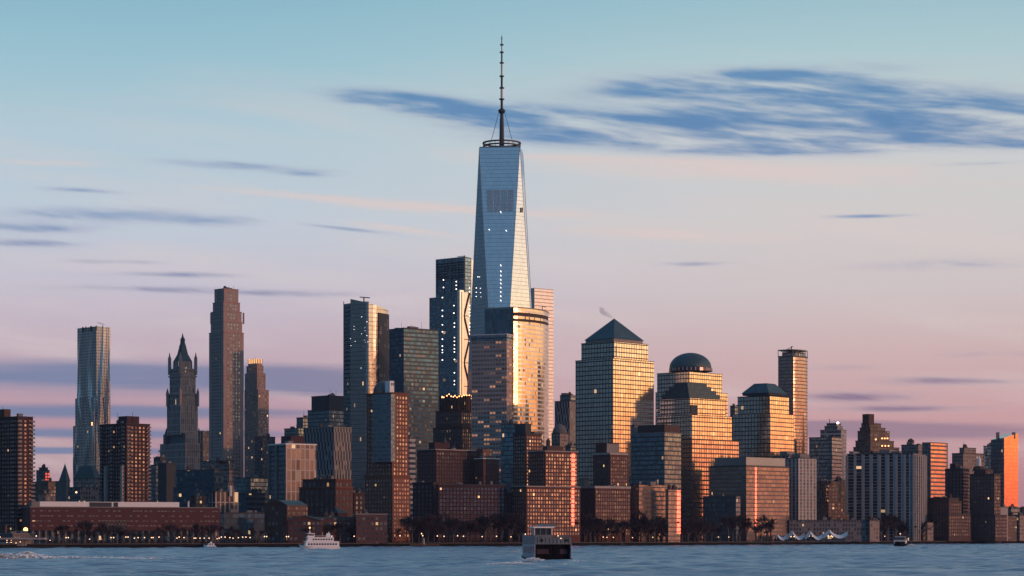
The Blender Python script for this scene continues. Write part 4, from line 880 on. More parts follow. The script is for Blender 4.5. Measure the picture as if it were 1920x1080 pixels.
def last(n): return [o for o in C.objects if o.name.split('.')[0] == n][-1]
G('g_flare', frame=(.12, .06, .05), glass=(.85, .24, .22), bay=1.2, fh=3.5, mw=.03, sp=.22, metal=1.0, rough=.42, tilt=.03, blind=0)  # red tint puts the colour of the sun streaks into the glass

# ---- right hand towers
def rounded_tower(name, label, xl, xc, xr, yt, Y, mat, left=None, zlow=None, n0=28, n1=75):
    root = thing(name, label, 'skyscraper', (X(xc, Y), Y, GZ)); c0 = (X(xc, Y), Y)
    arc = plan_arc(c0, n0, n1, 30, 12); tgt = arc[-1]; k = (X(xr, tgt[1])-c0[0])/(tgt[0]-c0[0]); arc = [(c0[0]+(p[0]-c0[0])*k, c0[1]+(p[1]-c0[1])*k) for p in arc]
    l = foot(xl, xc, xr, Y, 55)[3]; poly = arc+[(arc[-1][0]-4, arc[-1][1]+10), (l[0]+6, l[1]+16), l]
    mb = MB(); mb.prism(poly, GZ, Z(yt, Y)); mb.build('wall', mat, root)
    mb = MB(); mb.prism(grow(poly, .3), Z(yt, Y), Z(yt, Y)+1.0, bottom=True); mb.build('cornice', M['roofunit'], root)
    return root, poly
root, poly = rounded_tower('slim_tower', 'slim rounded tower with a glazed crown and a small roof crane', 1459, 1487, 1514, 668, 2460, M['g_ritz'])
for q in poly[::3]:
    mb = MB(); mb.bar((q[0], q[1], Z(668, 2460)), (q[0], q[1], Z(656, 2460)), .45); mb.build('crown_post', M['palestone'], root)
mb = MB(); pp = grow(poly, .2); mb.prism(pp, Z(656, 2460), Z(654.5, 2460), bottom=True); mb.build('crown_ring', M['palestone'], root)
mb = MB(); mb.prism(grow(poly, -3), Z(668, 2460), Z(659, 2460)); mb.build('penthouse', M['g_dark'], root)
mb = MB(); mb.bar((X(1484, 2475), 2475, Z(660, 2475)), (X(1484, 2475), 2475, Z(649, 2475)), .6); mb.bar((X(1474, 2475), 2475, Z(656, 2475)), (X(1487, 2475), 2475, Z(649.5, 2475)), .45); mb.build('roof_crane', M['darkmetal'], root)
building('gateway_tower', 'apartment tower with pale vertical concrete strips near the white canopies', 'apartment tower', [(1474, 1497, 1531, 859)], 2090, M['g_gate'], 42, pents=[(1484, 1500, 1518, 851, M['concrete'])], clutter=2)
building('gateway_tower', 'darker striped apartment tower tucked behind the bronze glass office', 'apartment tower', [(1452, 1478, 1500, 856)], 2150, M['g_gate'], 48, pents=[(1462, 1476, 1490, 846, M['concrete'])], clutter=2)
building('black_glass_tower', 'plain black glass tower with one paler side', 'skyscraper', [(1517, 1560, 1579, 820)], 2420, M['g_dark'], 62, clutter=1)
t = building('striped_tower', 'white banded tower with a chamfered top and a bright beacon', 'skyscraper', [(1538, 1577, 1587, 806, M['g_stripe']), (1546, 1570, 1580, 799), (1550, 1568, 1577, 794)], 2560, M['g_dark'], 65, clutter=0)
bulb(t[0], 1571, 793, 2540, 1.3, BULBW, 'beacon'); mb = MB(); mb.bar((X(1559, 2560), 2575, Z(795, 2560)), (X(1559, 2560), 2575, Z(784, 2560)), .4); mb.build('antenna', M['darkmetal'], t[0])
t = building('stepped_brick_block', 'red brown brick block stepping down like a staircase', 'building', [(1548, 1553, 1592, 965), (1548, 1553, 1578, 940), (1548, 1553, 1571, 925), (1548, 1553, 1564, 908)], 2160, M['m_redb'], 20, clutter=1, cornice=.3)
building('brown_office', 'dark brown office behind the stepped red brick block', 'building', [(1528, 1552, 1576, 903)], 2300, M['m_brown'], 45)
building('brown_office', 'dark brown office between striped tower and long grey slab', 'building', [(1555, 1572, 1598, 900)], 2330, M['m_brown'], 40)
building('long_low_block', 'long low grey riverside block with dark strip windows', 'apartment block', [(1475, 1480, 1634, 976)], 2050, M['m_grey'], 8, clutter=4)
building('long_low_block', 'small pale end block beside the long low riverside block', 'apartment block', [(1628, 1631, 1649, 976)], 2055, M['m_tan'], 20, clutter=1)
building('grey_slab', 'wide grey apartment slab with pale vertical piers', 'apartment block', [(1588, 1712, 1736, 850)], 2170, M['g_slab'], 66, pents=[(1650, 1668, 1690, 843, M['concrete']), (1592, 1600, 1612, 846, M['concrete'])], clutter=3,
    fins=dict(bay=7.5, w=2.3, d=.9, mat=M['palestone']))
t = building('ziggurat_tower', 'brown stepped ziggurat tower above the grey slab', 'skyscraper', [(1592, 1630, 1694, 846), (1600, 1632, 1686, 838), (1604, 1632, 1676, 826), (1608, 1632, 1668, 808), (1612, 1632, 1660, 802), (1615, 1630, 1652, 794)], 2480, M['m_brown'], 35, clutter=0, cornice=.5, cornice_m=M['brickb'])
mb = MB(); q = foot(1617, 1629, 1639, 2495, 45); mb.prism(q, Z(795, 2495), Z(776, 2495)); mb.build('top_block', M['brickb'], t[0])
for px, py in ((1654, 822), (1659, 822), (1664, 822), (1642, 824), (1654, 836), (1660, 836), (1666, 836)): bulb(t[0], px, py, 2470, .8, BULBO)
t = building('terraced_block', 'pale terraced rooftop block with a round water tank', 'building', [(1684, 1722, 1737, 846), (1690, 1722, 1732, 834)], 2380, M['m_tan'], 55, clutter=2)
mb = MB(); mb.lathe(X(1711, 2390), 2400, [(1.6, Z(834, 2390)), (1.6, Z(832, 2390)), (3.4, Z(831.5, 2390)), (3.4, Z(825, 2390)), (.3, Z(821, 2390))], 12); mb.build('water_tank', M['tank'], t[0])
root, poly = rounded_tower('round_front_tower', 'banded glass tower with a rounded front and an orange streak', 1729, 1745, 1779, 831, 2330, M['g_round'], n0=34, n1=70)
q = [o for o in root.children if o.name.startswith('wall')][0]
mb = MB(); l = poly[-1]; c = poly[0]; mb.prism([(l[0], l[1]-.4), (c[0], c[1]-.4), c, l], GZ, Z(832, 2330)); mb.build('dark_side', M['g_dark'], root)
building('tan_tower', 'tan tower with fine vertical piers and a raised centre', 'skyscraper', [(1785, 1806, 1846, 850), (1799, 1808, 1830, 840)], 2430, M['m_tan'], 40, clutter=2)
building('dark_brick_tower', 'dark red brick tower stepping down in front of the tan tower', 'apartment tower', [(1772, 1806, 1817, 879)], 2250, M['brickd'], 62, win=win(3.2, 3.3, 1.4, 1.7, PD), pents=[(1781, 1792, 1802, 869)], clutter=1)
building('stepped_apartment_block', 'brown brick riverside block stepping up from low wings', 'apartment block', [(1738, 1779, 1820, 964), (1738, 1779, 1803, 940), (1740, 1779, 1798, 934)], 2200, M['brickb'], 45, win=win(3.2, 3.2, 1.4, 1.7, PD), clutter=2)
building('brick_spire_tower', 'brown brick tower carrying a small white lantern', 'apartment tower', [(1818, 1866, 1888, 966), (1818, 1864, 1876, 889)], 2230, M['brickb'], 55, win=win(3.2, 3.3, 1.5, 1.8, PD), pents=[(1826, 1848, 1862, 880, M['brickb'])], clutter=1)
t = last('brick_spire_tower'); mb = MB(); mb.lathe(X(1842, 2240), 2256, [(6.5, Z(882, 2240)), (5, Z(874, 2240)), (2.2, Z(873, 2240))], 8); mb.build('lantern_base', M['brickb'], t)
mb = MB(); mb.lathe(X(1842, 2240), 2256, [(1.9, Z(874, 2240)), (1.9, Z(862, 2240)), (2.1, Z(861, 2240)), (1.2, Z(857, 2240)), (.1, Z(853, 2240))], 12); mb.build('lantern', M['white'], t)
building('teal_tower', 'teal glass tower just left of the burning orange one', 'skyscraper', [(1844, 1872, 1884, 836)], 2530, M['g_teal'], 62, clutter=2)
def orange_tower():
    Y = 2450; root = thing('mirror_tower', 'mirror glass tower blazing orange red with a slanted roof', 'skyscraper', (X(1883, Y), Y, GZ))
    p = foot(1858, 1883, 1909, Y, 44); z = [Z(821, Y), Z(811, Y), Z(811, Y), Z(824, Y)]
    mb = MB(); mb.prism(p, GZ, z); mb.build('wall', M['g_red'], root)
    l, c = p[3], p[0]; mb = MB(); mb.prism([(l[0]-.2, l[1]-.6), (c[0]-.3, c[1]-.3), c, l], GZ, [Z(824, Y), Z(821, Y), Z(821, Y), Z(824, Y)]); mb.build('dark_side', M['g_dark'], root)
    for k, px in enumerate((1873, 1903)):
        mb = MB(); mb.box((X(px, Y+8), Y+14, Z(822, Y)), (3, 3, 7)); mb.build('roof_unit', M['roofunit'], root)
orange_tower()
building('low_block', 'small white topped block at the foot of the orange mirror tower', 'building', [(1868, 1876, 1890, 951)], 2270, M['palestone'], 40, clutter=1)
building('low_block', 'low dark block behind the white topped one under the mirror tower', 'building', [(1886, 1896, 1912, 952)], 2420, M['g_dark'], 40, clutter=1)
building('low_block', 'low brick block with warm windows by the edge of the picture', 'building', [(1874, 1890, 1906, 968)], 2290, M['m_redb'], 45, clutter=1)
building('low_block', 'pale low block cut by the edge of the picture', 'building', [(1900, 1912, 1935, 966)], 2310, M['m_tan'], 35, clutter=1)
building('low_block', 'dark squat block at the edge of the picture behind the pale low one', 'building', [(1905, 1920, 1950, 952)], 2500, M['m_grey'], 35, clutter=1)
building('low_block', 'small pale block beside the trees at the foot of the round fronted tower', 'building', [(1735, 1739, 1750, 980)], 2190, M['m_tan'], 25, clutter=0)

# set the added sun-streak bays on their walls
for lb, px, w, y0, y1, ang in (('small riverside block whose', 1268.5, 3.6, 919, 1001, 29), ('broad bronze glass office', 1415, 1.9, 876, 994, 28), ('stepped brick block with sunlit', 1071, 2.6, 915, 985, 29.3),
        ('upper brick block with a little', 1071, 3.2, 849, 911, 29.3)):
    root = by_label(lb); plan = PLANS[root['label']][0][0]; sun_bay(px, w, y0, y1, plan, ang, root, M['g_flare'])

# ---- long red brick school on the pier side
def pier_school():
    Y = 1530; root = thing('pier_school', 'long low red brick school raised on columns with a white rooftop hall', 'school', (X(58, Y), Y, GZ))
    a = 8; p = foot(34, 57, 412, Y, 21)
    zt, zb = Z(951, Y), Z(995, Y)
    wallm = masonry('brick_school', (0.082, 0.030, 0.032))
    mb = MB(); mb.prism(p, zb, zt, bottom=True); mb.build('wall', wallm, root)
    mb = MB(); mb.prism(grow(p, .25), zt-.1, zt+.5, bottom=True); mb.build('cornice', M['concrete'], root)
    c, r = p[0], p[1]; L = math.dist(c, r); tx, ty = (r[0]-c[0])/L, (r[1]-c[1])/L; ang = math.atan2(ty, tx)
    def at(px, d=0):
        s = (px-57)/(412-57)*L; return (c[0]+tx*s+ty*d, c[1]+ty*s-tx*d)
    spots = []; rnd = random.Random(4)
    for k, py in enumerate((955.5, 965, 974.5, 983.5)):
        px = 63
        while px < 408:
            w = rnd.choice((1, 1, 2))
            if not (k > 1 and 186 < px < 236) and rnd.random() < .8: q = at(px, 0); spots.append((q[0], q[1], Z(py+3.2, Y), ang))
            px += rnd.choice((6.5, 6.5, 9, 14))
    spots.sort(key=lambda s: -s[2])
    repeats(root, 'window', window_proto(1.8, .75, pane('pane_school', (.25, .2, .2), .4, .2, .07, .5, (.26, .22, .23), .01), M['brick']), spots)
    mb = MB()
    # truss bridge bay
    q = [at(187, .15), at(234, .15), at(234, -2), at(187, -2)]; mb.prism(q, Z(996, Y), Z(985, Y), bottom=True); mb.build('dark_bay', M['dgrey'], root)
    mb = MB(); n = 7
    for k in range(n):
        a_, b_, m_ = at(187+47*k/n, .35), at(187+47*(k+1)/n, .35), at(187+47*(k+.5)/n, .35)
        mb.bar((*a_, Z(984, Y)), (*m_, Z(976, Y)), .22); mb.bar((*m_, Z(976, Y)), (*b_, Z(984, Y)), .22)
    for py in (984, 976): mb.bar((*at(187, .35), Z(py, Y)), (*at(234, .35), Z(py, Y)), .25)
    mb.build('truss', M['concrete'], root)
    for k, px in enumerate(range(62, 412, 12)):
        q = at(px, -1); mb = MB(); mb.box((q[0], q[1], GZ), (.9, .9, zb-GZ), ang); mb.build('column', M['concrete'], root)
    q0 = at(60, -6); mb = MB(); mb.prism([at(60, -7), at(408, -7), at(408, -16), at(60, -16)], GZ, zb); mb.build('ground_storey', M['g_dark'], root)
    # white rooftop hall and dark plant beside it
    mb = MB(); mb.prism([at(76, -4), at(337, -4), at(337, -18), at(76, -18)], zt, Z(940, Y)); mb.build('rooftop_hall', M['white'], root)
    mb = MB(); mb.prism([at(168, -3.6), at(209, -3.6), at(209, -4.2), at(168, -4.2)], zt+.4, Z(941, Y)); mb.build('dark_opening', M['dgrey'], root)
    mb = MB(); mb.prism([at(213, -3.6), at(221, -3.6), at(221, -4.2), at(213, -4.2)], zt+.4, Z(941, Y)); mb.build('dark_opening', M['dgrey'], root)
    mb = MB(); mb.prism([at(61, -4), at(75, -4), at(75, -14), at(61, -14)], zt, Z(940, Y)); mb.build('stair_house', M['concrete'], root)
    q = at(356, -6); mb = MB(); mb.box((q[0], q[1], zt), (.9, .9, Z(938, Y)-zt)); mb.build('chimney', M['white'], root)
pier_school()

# ---- brick buildings at the water, left of the brick tower
def barrel():
    Y = 1580; root = thing('barrel_roof_building', 'red brick riverside building under a green barrel roof', 'building', (X(535, Y), Y, GZ))
    p = foot(496, 538, 577, Y, 60); zt = Z(947, Y); mb = MB(); mb.prism(p, GZ, zt); mb.build('wall', M['m_redb'], root)
    c, r, b, l = p; n = 12
    mb = MB(); ring = lambda A, B: [(A[0]+(B[0]-A[0])*k/n, A[1]+(B[1]-A[1])*k/n, zt+math.sin(math.pi*k/n)*3.4) for k in range(n+1)]
    A, Bq = ring(l, c), ring(b, r)
    for k in range(n): mb.face([A[k], A[k+1], Bq[k+1], Bq[k]])
    mb.face(A[::-1]+[]); mb.face(Bq); mb.build('barrel_roof', M['copper'], root)
    mb = MB(); mb.face([(q[0]-.1, q[1]-.2, q[2]) for q in A][::-1]); mb.build('gable_wall', M['brick'], root)
    q = along(l, c, [.62])[0]; mb = MB(); mb.box((q[0], q[1], GZ), (5, .8, 5.5), q[2]); mb.build('gate', M['dgrey'], root)
barrel()
building('brick_warehouse', 'broad red brick block with an orange attic band and arched dark openings', 'building', [(561, 628, 662, 914), (567, 629, 660, 899)], 1690, M['brick'], 60, win=win(3.9, 4.2, 1.8, 2.6, PB), clutter=2, cornice=.5, cornice_m=M['brickl'])
def gabled():
    Y = 1580; root = thing('gabled_brick_building', 'low brick building with a wide shallow gable facing the river', 'building', (X(565, Y), Y, GZ))
    x0, x1, zt, zp = X(540, Y), X(602, Y), Z(975, Y), Z(967.5, Y)
    mb = MB(); mb.prism([(x0, Y), (x1, Y), (x1, Y+22), (x0, Y+22)], GZ, zt); mb.build('wall', M['m_redb'], root)
    mb = MB(); xm = (x0+x1)/2; mb.face([(x0, Y-.1, zt), (x1, Y-.1, zt), (xm, Y-.1, zp)]); mb.build('gable', M['brick'], root)
    mb = MB(); mb.face([(x0-.5, Y-.8, zt), (xm, Y-.8, zp+.5), (xm, Y+22, zp+.5), (x0-.5, Y+22, zt)]); mb.face([(xm, Y-.8, zp+.5), (x1+.5, Y-.8, zt), (x1+.5, Y+22, zt), (xm, Y+22, zp+.5)])
    mb.face([(x0-.5, Y-.8, zt-.5), (x0-.5, Y-.8, zt), (xm, Y-.8, zp+.5), (xm, Y-.8, zp)]); mb.face([(xm, Y-.8, zp), (xm, Y-.8, zp+.5), (x1+.5, Y-.8, zt), (x1+.5, Y-.8, zt-.5)]); mb.build('roof', M['copper'], root)
gabled()
t = building('long_brick_building', 'long low brick building with a green eaves strip beside the gabled one', 'building', [(586, 590, 664, 971)], 1605, M['m_redb'], 12, clutter=1, cornice=.7, cornice_m=M['copper'])
t = building('long_brick_building', 'low brick building with pale framed storeys at the foot of the brick tower', 'building', [(662, 668, 726, 965)], 1600, M['m_redb'], 12, clutter=1, cornice=.8, cornice_m=M['concrete'])
building('brick_warehouse', 'plum coloured brick block between the warehouse and the brick tower', 'building', [(640, 664, 690, 925)], 1720, M['brickd'], 40, win=win(3.4, 3.6, 1.5, 2.0, PB), clutter=1)
t = building('small_gable_house', 'small building with a bright green pointed roof before the warehouse', 'building', [(628, 634, 652, 962)], 1640, M['brickd'], 40, clutter=0, cornice=0)[0]
mb = MB(); p = foot(627, 634, 653, 1639.5, 40)
for i in range(4): mb.face([(*p[i], Z(962, 1640)), (*p[(i+1) % 4], Z(962, 1640)), (*p[3], Z(949, 1640))])
mb.build('roof', M['copper'], t)

# ---- street lamps
LG = 'glowing lamps along the river promenade'
def lamp_proto():
    root = thing('street_lamp', 'x', 'street lamp', (0, 0, 0), absolute=False)
    mb = MB(); mb.bar((0, 0, 0), (0, 0, 5.2), .12, 6, .07); mb.build('pole', M['darkmetal'], root)
    mb = MB(); mb.lathe(0, 0, [(.22, 0), (.22, .5), (.10, .7)], 8); mb.build('base', M['darkmetal'], root)
    mb = MB(); mb.lathe(0, 0, [(.02, 5.1), (.34, 5.3), (.38, 5.55), (.28, 5.85), (.02, 6.0)], 8); mb.build('lamp_head', BULB, root)
    return root
def copy_tree(o, parent=None):
    c = o.copy(); C.objects.link(c)
    if parent is not None: c.parent = parent
    for ch in [k for k in o.children]: copy_tree(ch, c)
    return c
LAMPS = [(0, 1007), (13, 1013), (21, 1013), (68, 1005), (94, 1013), (124, 1008), (128, 1008), (168, 1011), (208, 1008), (213, 1008), (236, 1007), (240, 1007), (252, 1009), (259, 1008), (271, 1008), (284, 1008), (287, 1008), (298, 1007),
    (332, 1009), (336, 1007), (345, 1008), (364, 1009), (367, 1009), (375, 1009), (383, 1009), (392, 1009), (407, 1010), (411, 1009), (415, 1007), (422, 1007), (431, 1008), (437, 1009), (447, 1008), (455, 1007), (461, 1007), (469, 1008),
    (496, 1006), (500, 1006), (537, 1006), (541, 1006), (622, 1005.5), (664, 1005.5), (707, 1005), (750, 1004.5), (790.5, 1000.5), (792.6, 1004.5), (820, 1005), (832.6, 1005.5), (858, 1004.5), (869, 1005.5), (904, 1006), (931, 1005.5), (958, 1006.5),
    (985, 1001.5), (1131, 1007), (1138, 1007.5), (1150, 1007.5), (1186, 1008), (1224, 1007.5), (1347, 1007), (1366.5, 1007), (1587, 1009), (1596, 1009), (1616, 1014 - 0), (1638, 1014), (1659, 1005.5)]
SEG = [(-10, 58, 'ferry terminal'), (58, 200, 'west end of the long pier school'), (200, 330, 'truss bay end of the pier school'), (330, 420, 'east end of the pier school'), (420, 490, 'dark glazed hall'), (490, 580, 'barrel roofed brick building'),
       (580, 730, 'low brick buildings'), (730, 815, 'tall orange brick tower'), (815, 960, 'dark brick apartment blocks'), (960, 1180, 'sunlit brick blocks'), (1180, 1340, 'grey brown riverside block'), (1340, 1500, 'bronze glass office'), (1500, 1800, 'wide grey apartment slab')]
ORD = ['first', 'second', 'third', 'fourth', 'fifth', 'sixth', 'seventh', 'eighth', 'ninth', 'tenth', 'eleventh', 'twelfth', 'thirteenth', 'fourteenth', 'fifteenth']
lamp0 = lamp_proto(); cnt = {}
for i, (px, py) in enumerate(sorted(LAMPS)):
    o = lamp0 if i == 0 else copy_tree(lamp0)
    Y = shore(px)+(6 if py < 1011 else 2); zl = Z(py, Y)
    o.location = (X(px, Y), Y, zl-5.55); o['group'] = LG
    if zl-5.55 > GZ+.5:   # a taller post: stretch the whole lamp post down to the pavement
        k = (zl-GZ)/5.55; o.scale = (1, 1, k); o.location.z = GZ
    elif zl < GZ+5.55: k = max(.3, (zl-GZ)/5.55); o.location.z = GZ; o.scale = (1, 1, k)
    for (a_, b_, nm) in SEG:
        if a_ <= px < b_:
            n = cnt[nm] = cnt.get(nm, -1)+1; o['label'] = f'{ORD[n]} glowing lamp from the west below the {nm}'
t = thing('flood_light', 'strong orange light shining over the ferry terminal yard', 'light', (X(48, 1500), 1500, GZ)); bulb(t, 48, 993, 1500, 1.5, BULBO, 'lamp_head')
mb = MB(); mb.bar((X(48, 1500), 1500, GZ), (X(48, 1500), 1500, Z(995, 1500)), .2); mb.build('pole', M['darkmetal'], t)

# ---- bare winter trees
def tree_proto(seed, spread, dens):
    rnd = random.Random(seed); root = thing('bare_tree', 'x', 'tree', (0, 0, 0), absolute=False)
    tw = MB(); tk = MB()
    def tri(a, b, r): 
        d = (b-a).normalized(); u = d.cross(Vector((rnd.random()-.5, rnd.random()-.5, .3))).normalized()*r
        tw.face([a-u, a+u, b])
        w = d.cross(u).normalized()*r; tw.face([a-w, a+w, b])
    def grow_(p, d, L, r, dep):
        q = p+d*L
        if dep < 2: tk.bar(p, q, r, 5, r*.66)
        else: tri(p, q, r)
        if dep >= 6: return
        n = 3 if dep < 3 else rnd.choice((2, 3, dens))
        for _ in range(n):
            nd = (d+Vector((rnd.uniform(-1, 1), rnd.uniform(-1, 1), rnd.uniform(-.30, .85)))*spread).normalized()
            grow_(p+d*L*rnd.uniform(.45, 1.0), nd, L*rnd.uniform(.62, .84), max(.06, r*.6), dep+1)
    grow_(Vector((0, 0, 0)), Vector((0, 0, 1)), 1.8, .22, 0)
    hgt_ = max(v[2] for v in tw.v); root['_h'] = hgt_
    bk = masonry('bark', (0.060, 0.045, 0.050)); tk.build('trunk', bk, root); tw.build('crown', masonry('twigs', (0.070, 0.048, 0.056)), root); return root
protos = [tree_proto(s, .72, 3) for s in (1, 2, 3, 4)]; used = [False]*4
TREES = [(x_, 13+((x_*7) % 5), 14) for x_ in range(1092, 1345, 11)]+[(x_, 12+((x_*3) % 5), 22) for x_ in range(1098, 1340, 17)]+\
    [(x_, 15+((x_*5) % 4), 20) for x_ in (1352, 1364, 1374, 1386, 1400, 1414, 1427, 1438, 1448)]+[(x_, 13+((x_*3) % 5), 18) for x_ in range(1598, 1738, 13)]+\
    [(x_, 17+((x_*3) % 6), 24) for x_ in range(1742, 1915, 11)]+[(x_, 14+((x_*3) % 5), 22) for x_ in range(772, 975, 10)]+[(x_, 9+((x_*3) % 3), 14) for x_ in range(240, 480, 17)]+\
    [(x_, 10+(x_ % 3), 16) for x_ in range(118, 235, 19)]+[(x_, 9+(x_ % 3), 16) for x_ in range(590, 745, 22)]+[(x_, 10+(x_ % 3), 18) for x_ in range(1070, 1092, 9)]
TS = [(100, 236, 'west half of the long pier school'), (236, 420, 'east half of the long pier school'), (420, 580, 'low dark glazed hall'), (580, 765, 'low brick buildings and brick tower'), (765, 980, 'dark brick apartment blocks'), (980, 1110, 'sunlit stepped brick block'),
      (1110, 1183, 'white corniced brick block'), (1183, 1255, 'grey brown riverside block'), (1255, 1345, 'gap below the stepped gold tower'), (1345, 1470, 'bronze glass office'), (1470, 1740, 'wide grey apartment slab'), (1740, 1815, 'stepped brown riverside block'), (1815, 1930, 'brick tower with the white lantern')]
rnd = random.Random(11)
for i, (px, h, back) in enumerate(sorted(TREES)):
    px += rnd.uniform(-4, 4); Y = shore(px)+back+rnd.uniform(0, 8)-4; k = rnd.randrange(4)
    o = copy_tree(protos[k]) if used[k] else protos[k]; used[k] = True
    s = 1.3*h/o['_h']*rnd.uniform(.62, 1.2); o.scale = (s*rnd.uniform(.9, 1.25), s*rnd.uniform(.9, 1.25), s); o.location = (X(px, Y), Y, GZ); o.rotation_euler = (0, 0, rnd.uniform(0, 6.3))
    for (a_, b_, nm) in TS:
        if a_-12 <= px < b_: o['label'] = f'bare winter tree in the row before the {nm}'; o['group'] = 'bare trees before the '+nm; break
mb = MB(); rnd = random.Random(5)
for _ in range(2600):      # low bushes and railings reading as one dark mass along the walk
    px = rnd.choice((rnd.uniform(80, 500), rnd.uniform(580, 975), rnd.uniform(1080, 1920))); Y = shore(px)+rnd.uniform(11, 34); x0 = X(px, Y); h = rnd.uniform(.8, 2.6)
    for _ in range(5):
        a = Vector((x0+rnd.uniform(-1.6, 1.6), Y+rnd.uniform(-1, 1), GZ+rnd.uniform(0, h))); u = Vector((rnd.uniform(-1, 1), rnd.uniform(-1, 1), rnd.uniform(-1, 1))).normalized()*rnd.uniform(.3, .8); w = u.cross(Vector((rnd.random(), .3, 1))).normalized()*.35
        mb.face([a-u, a+w, a+u])
tag(mb.build('shrubbery', masonry('shrub', (0.030, 0.026, 0.030))), kind='stuff')

# ---- white tensile canopies at the little harbour
CM = masonry('canopy_cloth', (.66, .66, .70), .08, rough=.6)
def canopy(label, x0, x1, xp, yp, ye, Y):
    root = thing('tent_canopy', label, 'canopy', (X(xp, Y), Y, GZ), group='white canopies at the harbour')
    mb = MB(); n, m = 14, 8; a, b, p = X(x0, Y), X(x1, Y), X(xp, Y); zp, ze = Z(yp, Y), Z(ye, Y); low = min(zp, ze)-3.6
    def pt(i, j):
        x_ = a+(b-a)*i/n; d = 12.0
        if x_ < p: s = (p-x_)/max(.01, p-a); z0 = zp-(zp-low-.6)*(s**.7)
        else: s = (x_-p)/(b-p); z0 = zp+(ze-zp)*s-((zp+ze)/2-low)*math.sin(math.pi*min(1, s*1.0))**.8*.9
        v = (j/m-.5)*2; return (x_, Y+d/2*v, z0-(3.0 if v < 0 else 1.0)*v*v)
    for i in range(n):
        for j in range(m): mb.face([pt(i, j), pt(i+1, j), pt(i+1, j+1), pt(i, j+1)])
    mb.build('cloth', CM, root, smooth=True)
    for x_ in (a+1, p, b-1):
        mb = MB(); mb.bar((x_, Y-4, GZ), (x_, Y-4, zp-3 if x_ != p else zp-.5), .18, 5); mb.build('pole', M['concrete'], root)
YT = shore(1520)+3
for (x0, x1, xp, yp, ye, lb) in ((1454, 1476, 1457, 999, 1000, 'smallest white tensile canopy before the bronze office corner'), (1474, 1507, 1485, 992.5, 999, 'white swooping canopy with two lamps under it beside the smallest one'),
        (1508, 1543, 1519, 993, 999, 'white peaked canopy between two swooping neighbours'), (1542, 1588, 1555, 992, 996, 'largest white peaked canopy at the end nearest the grey slab')): canopy(lb, x0, x1, xp, yp, ye, YT)
t = thing('harbour_pavilion', 'dark low pavilion under the white canopies with small lights', 'building', (X(1515, YT+8), YT+8, GZ))
mb = MB(); mb.prism([(X(1456, YT), YT+8), (X(1588, YT), YT+8), (X(1588, YT), YT+20), (X(1456, YT), YT+20)], GZ, Z(1005, YT)); mb.build('wall', M['g_dark'], t)
mb = MB()
for k in range(26): px = 1456+k*5.2; mb.bar((X(px, YT), YT-1, 0), (X(px, YT), YT-1, 4.3), .22, 4)
for zz in (2.8, 4.2): mb.bar((X(1454, YT), YT-1, zz), (X(1590, YT), YT-1, zz), .16, 4)
mb.build('dock_railing', M['darkmetal'], t)
for px, py in ((1483, 1006), (1489, 1006), (1497, 1009), (1501, 1009), (1498, 1011), (1517, 1005), (1524, 1005), (1553, 1005), (1559, 1005), (1561, 1006.5)): bulb(t, px, py, YT-1.5, .5, BULB, 'lamp_head')

# ---- ferry terminal and docks at the western end
YD = 1452
t = thing('ferry_terminal', 'low ferry terminal with a pale flat canopy on the western waterfront', 'terminal', (X(45, YD), YD, 0))
mb = MB(); mb.box((X(30, YD), YD-4, -1), (60, 14, 2.6)); mb.build('dock_deck', masonry('wet_stone', (.02, .02, .02)), t)
mb = MB(); mb.box((X(46, YD), YD-5, Z(1011.5, YD)), (28, 9, 1.1)); mb.build('canopy', M['palestone'], t)
mb = MB(); mb.box((X(38, YD), YD-3, 1.5), (9, 6, 4.2)); mb.build('kiosk', M['palestone'], t)
mb = MB(); mb.box((X(10, YD), YD-3, 1.5), (11, 6, 3.6)); mb.build('waiting_room', M['g_dark'], t)
for k in range(9):
    mb = MB(); mb.bar((X(6+k*10, YD), YD-9, 0), (X(6+k*10, YD), YD-9, Z(1011, YD)), .14); mb.build('post', M['darkmetal'], t)
for px, py in ((13, 1017), (21, 1017), (38, 1016), (30, 1018)): bulb(t, px, py, YD-10, .3, BULB, 'lamp_head')
Yg = shore(25)+14
building('terminal_shed', 'low shed with a pale flat roof behind the ferry terminal', 'building', [(0, 24, 62, 1001)], Yg+22, M['m_grey'], 30, clutter=2, cornice=.4, cornice_m=M['concrete'])
building('terminal_shed', 'red brick shed at the western picture edge behind the terminal', 'building', [(-25, 10, 13, 985)], 1490, M['m_redb'], 60, clutter=0)
building('terminal_shed', 'dark stair block joining the pier school to the apartment slab', 'building', [(34, 52, 60, 952)], 1560, M['m_brown'], 60, clutter=0)
t = thing('harbour_pier', 'low brown wooden pier reaching out below the orange brick tower', 'pier', (X(795, 1600), 1600, 0))
Yp = shore(795)-8
mb = MB(); mb.box((X(796, Yp), Yp-2, .9), (20, 12, 1.0)); mb.build('deck', masonry('pier_wood', (.13, .075, .06)), t)
for k in range(12): mb = MB(); mb.bar((X(770+k*4.6, Yp), Yp-7.5, -2), (X(770+k*4.6, Yp), Yp-7.5, 1.0), .22); mb.build('pile', M['dgrey'], t)
mb = MB(); mb.lathe(X(794.5, Yp), Yp-2, [(.9, 1.9), (.7, 5.5), (.9, 5.7), (.05, 6.6)], 10); tag(mb.build('harbour_light', M['palestone']), 'small pale light tower standing on the wooden pier', 'light tower')
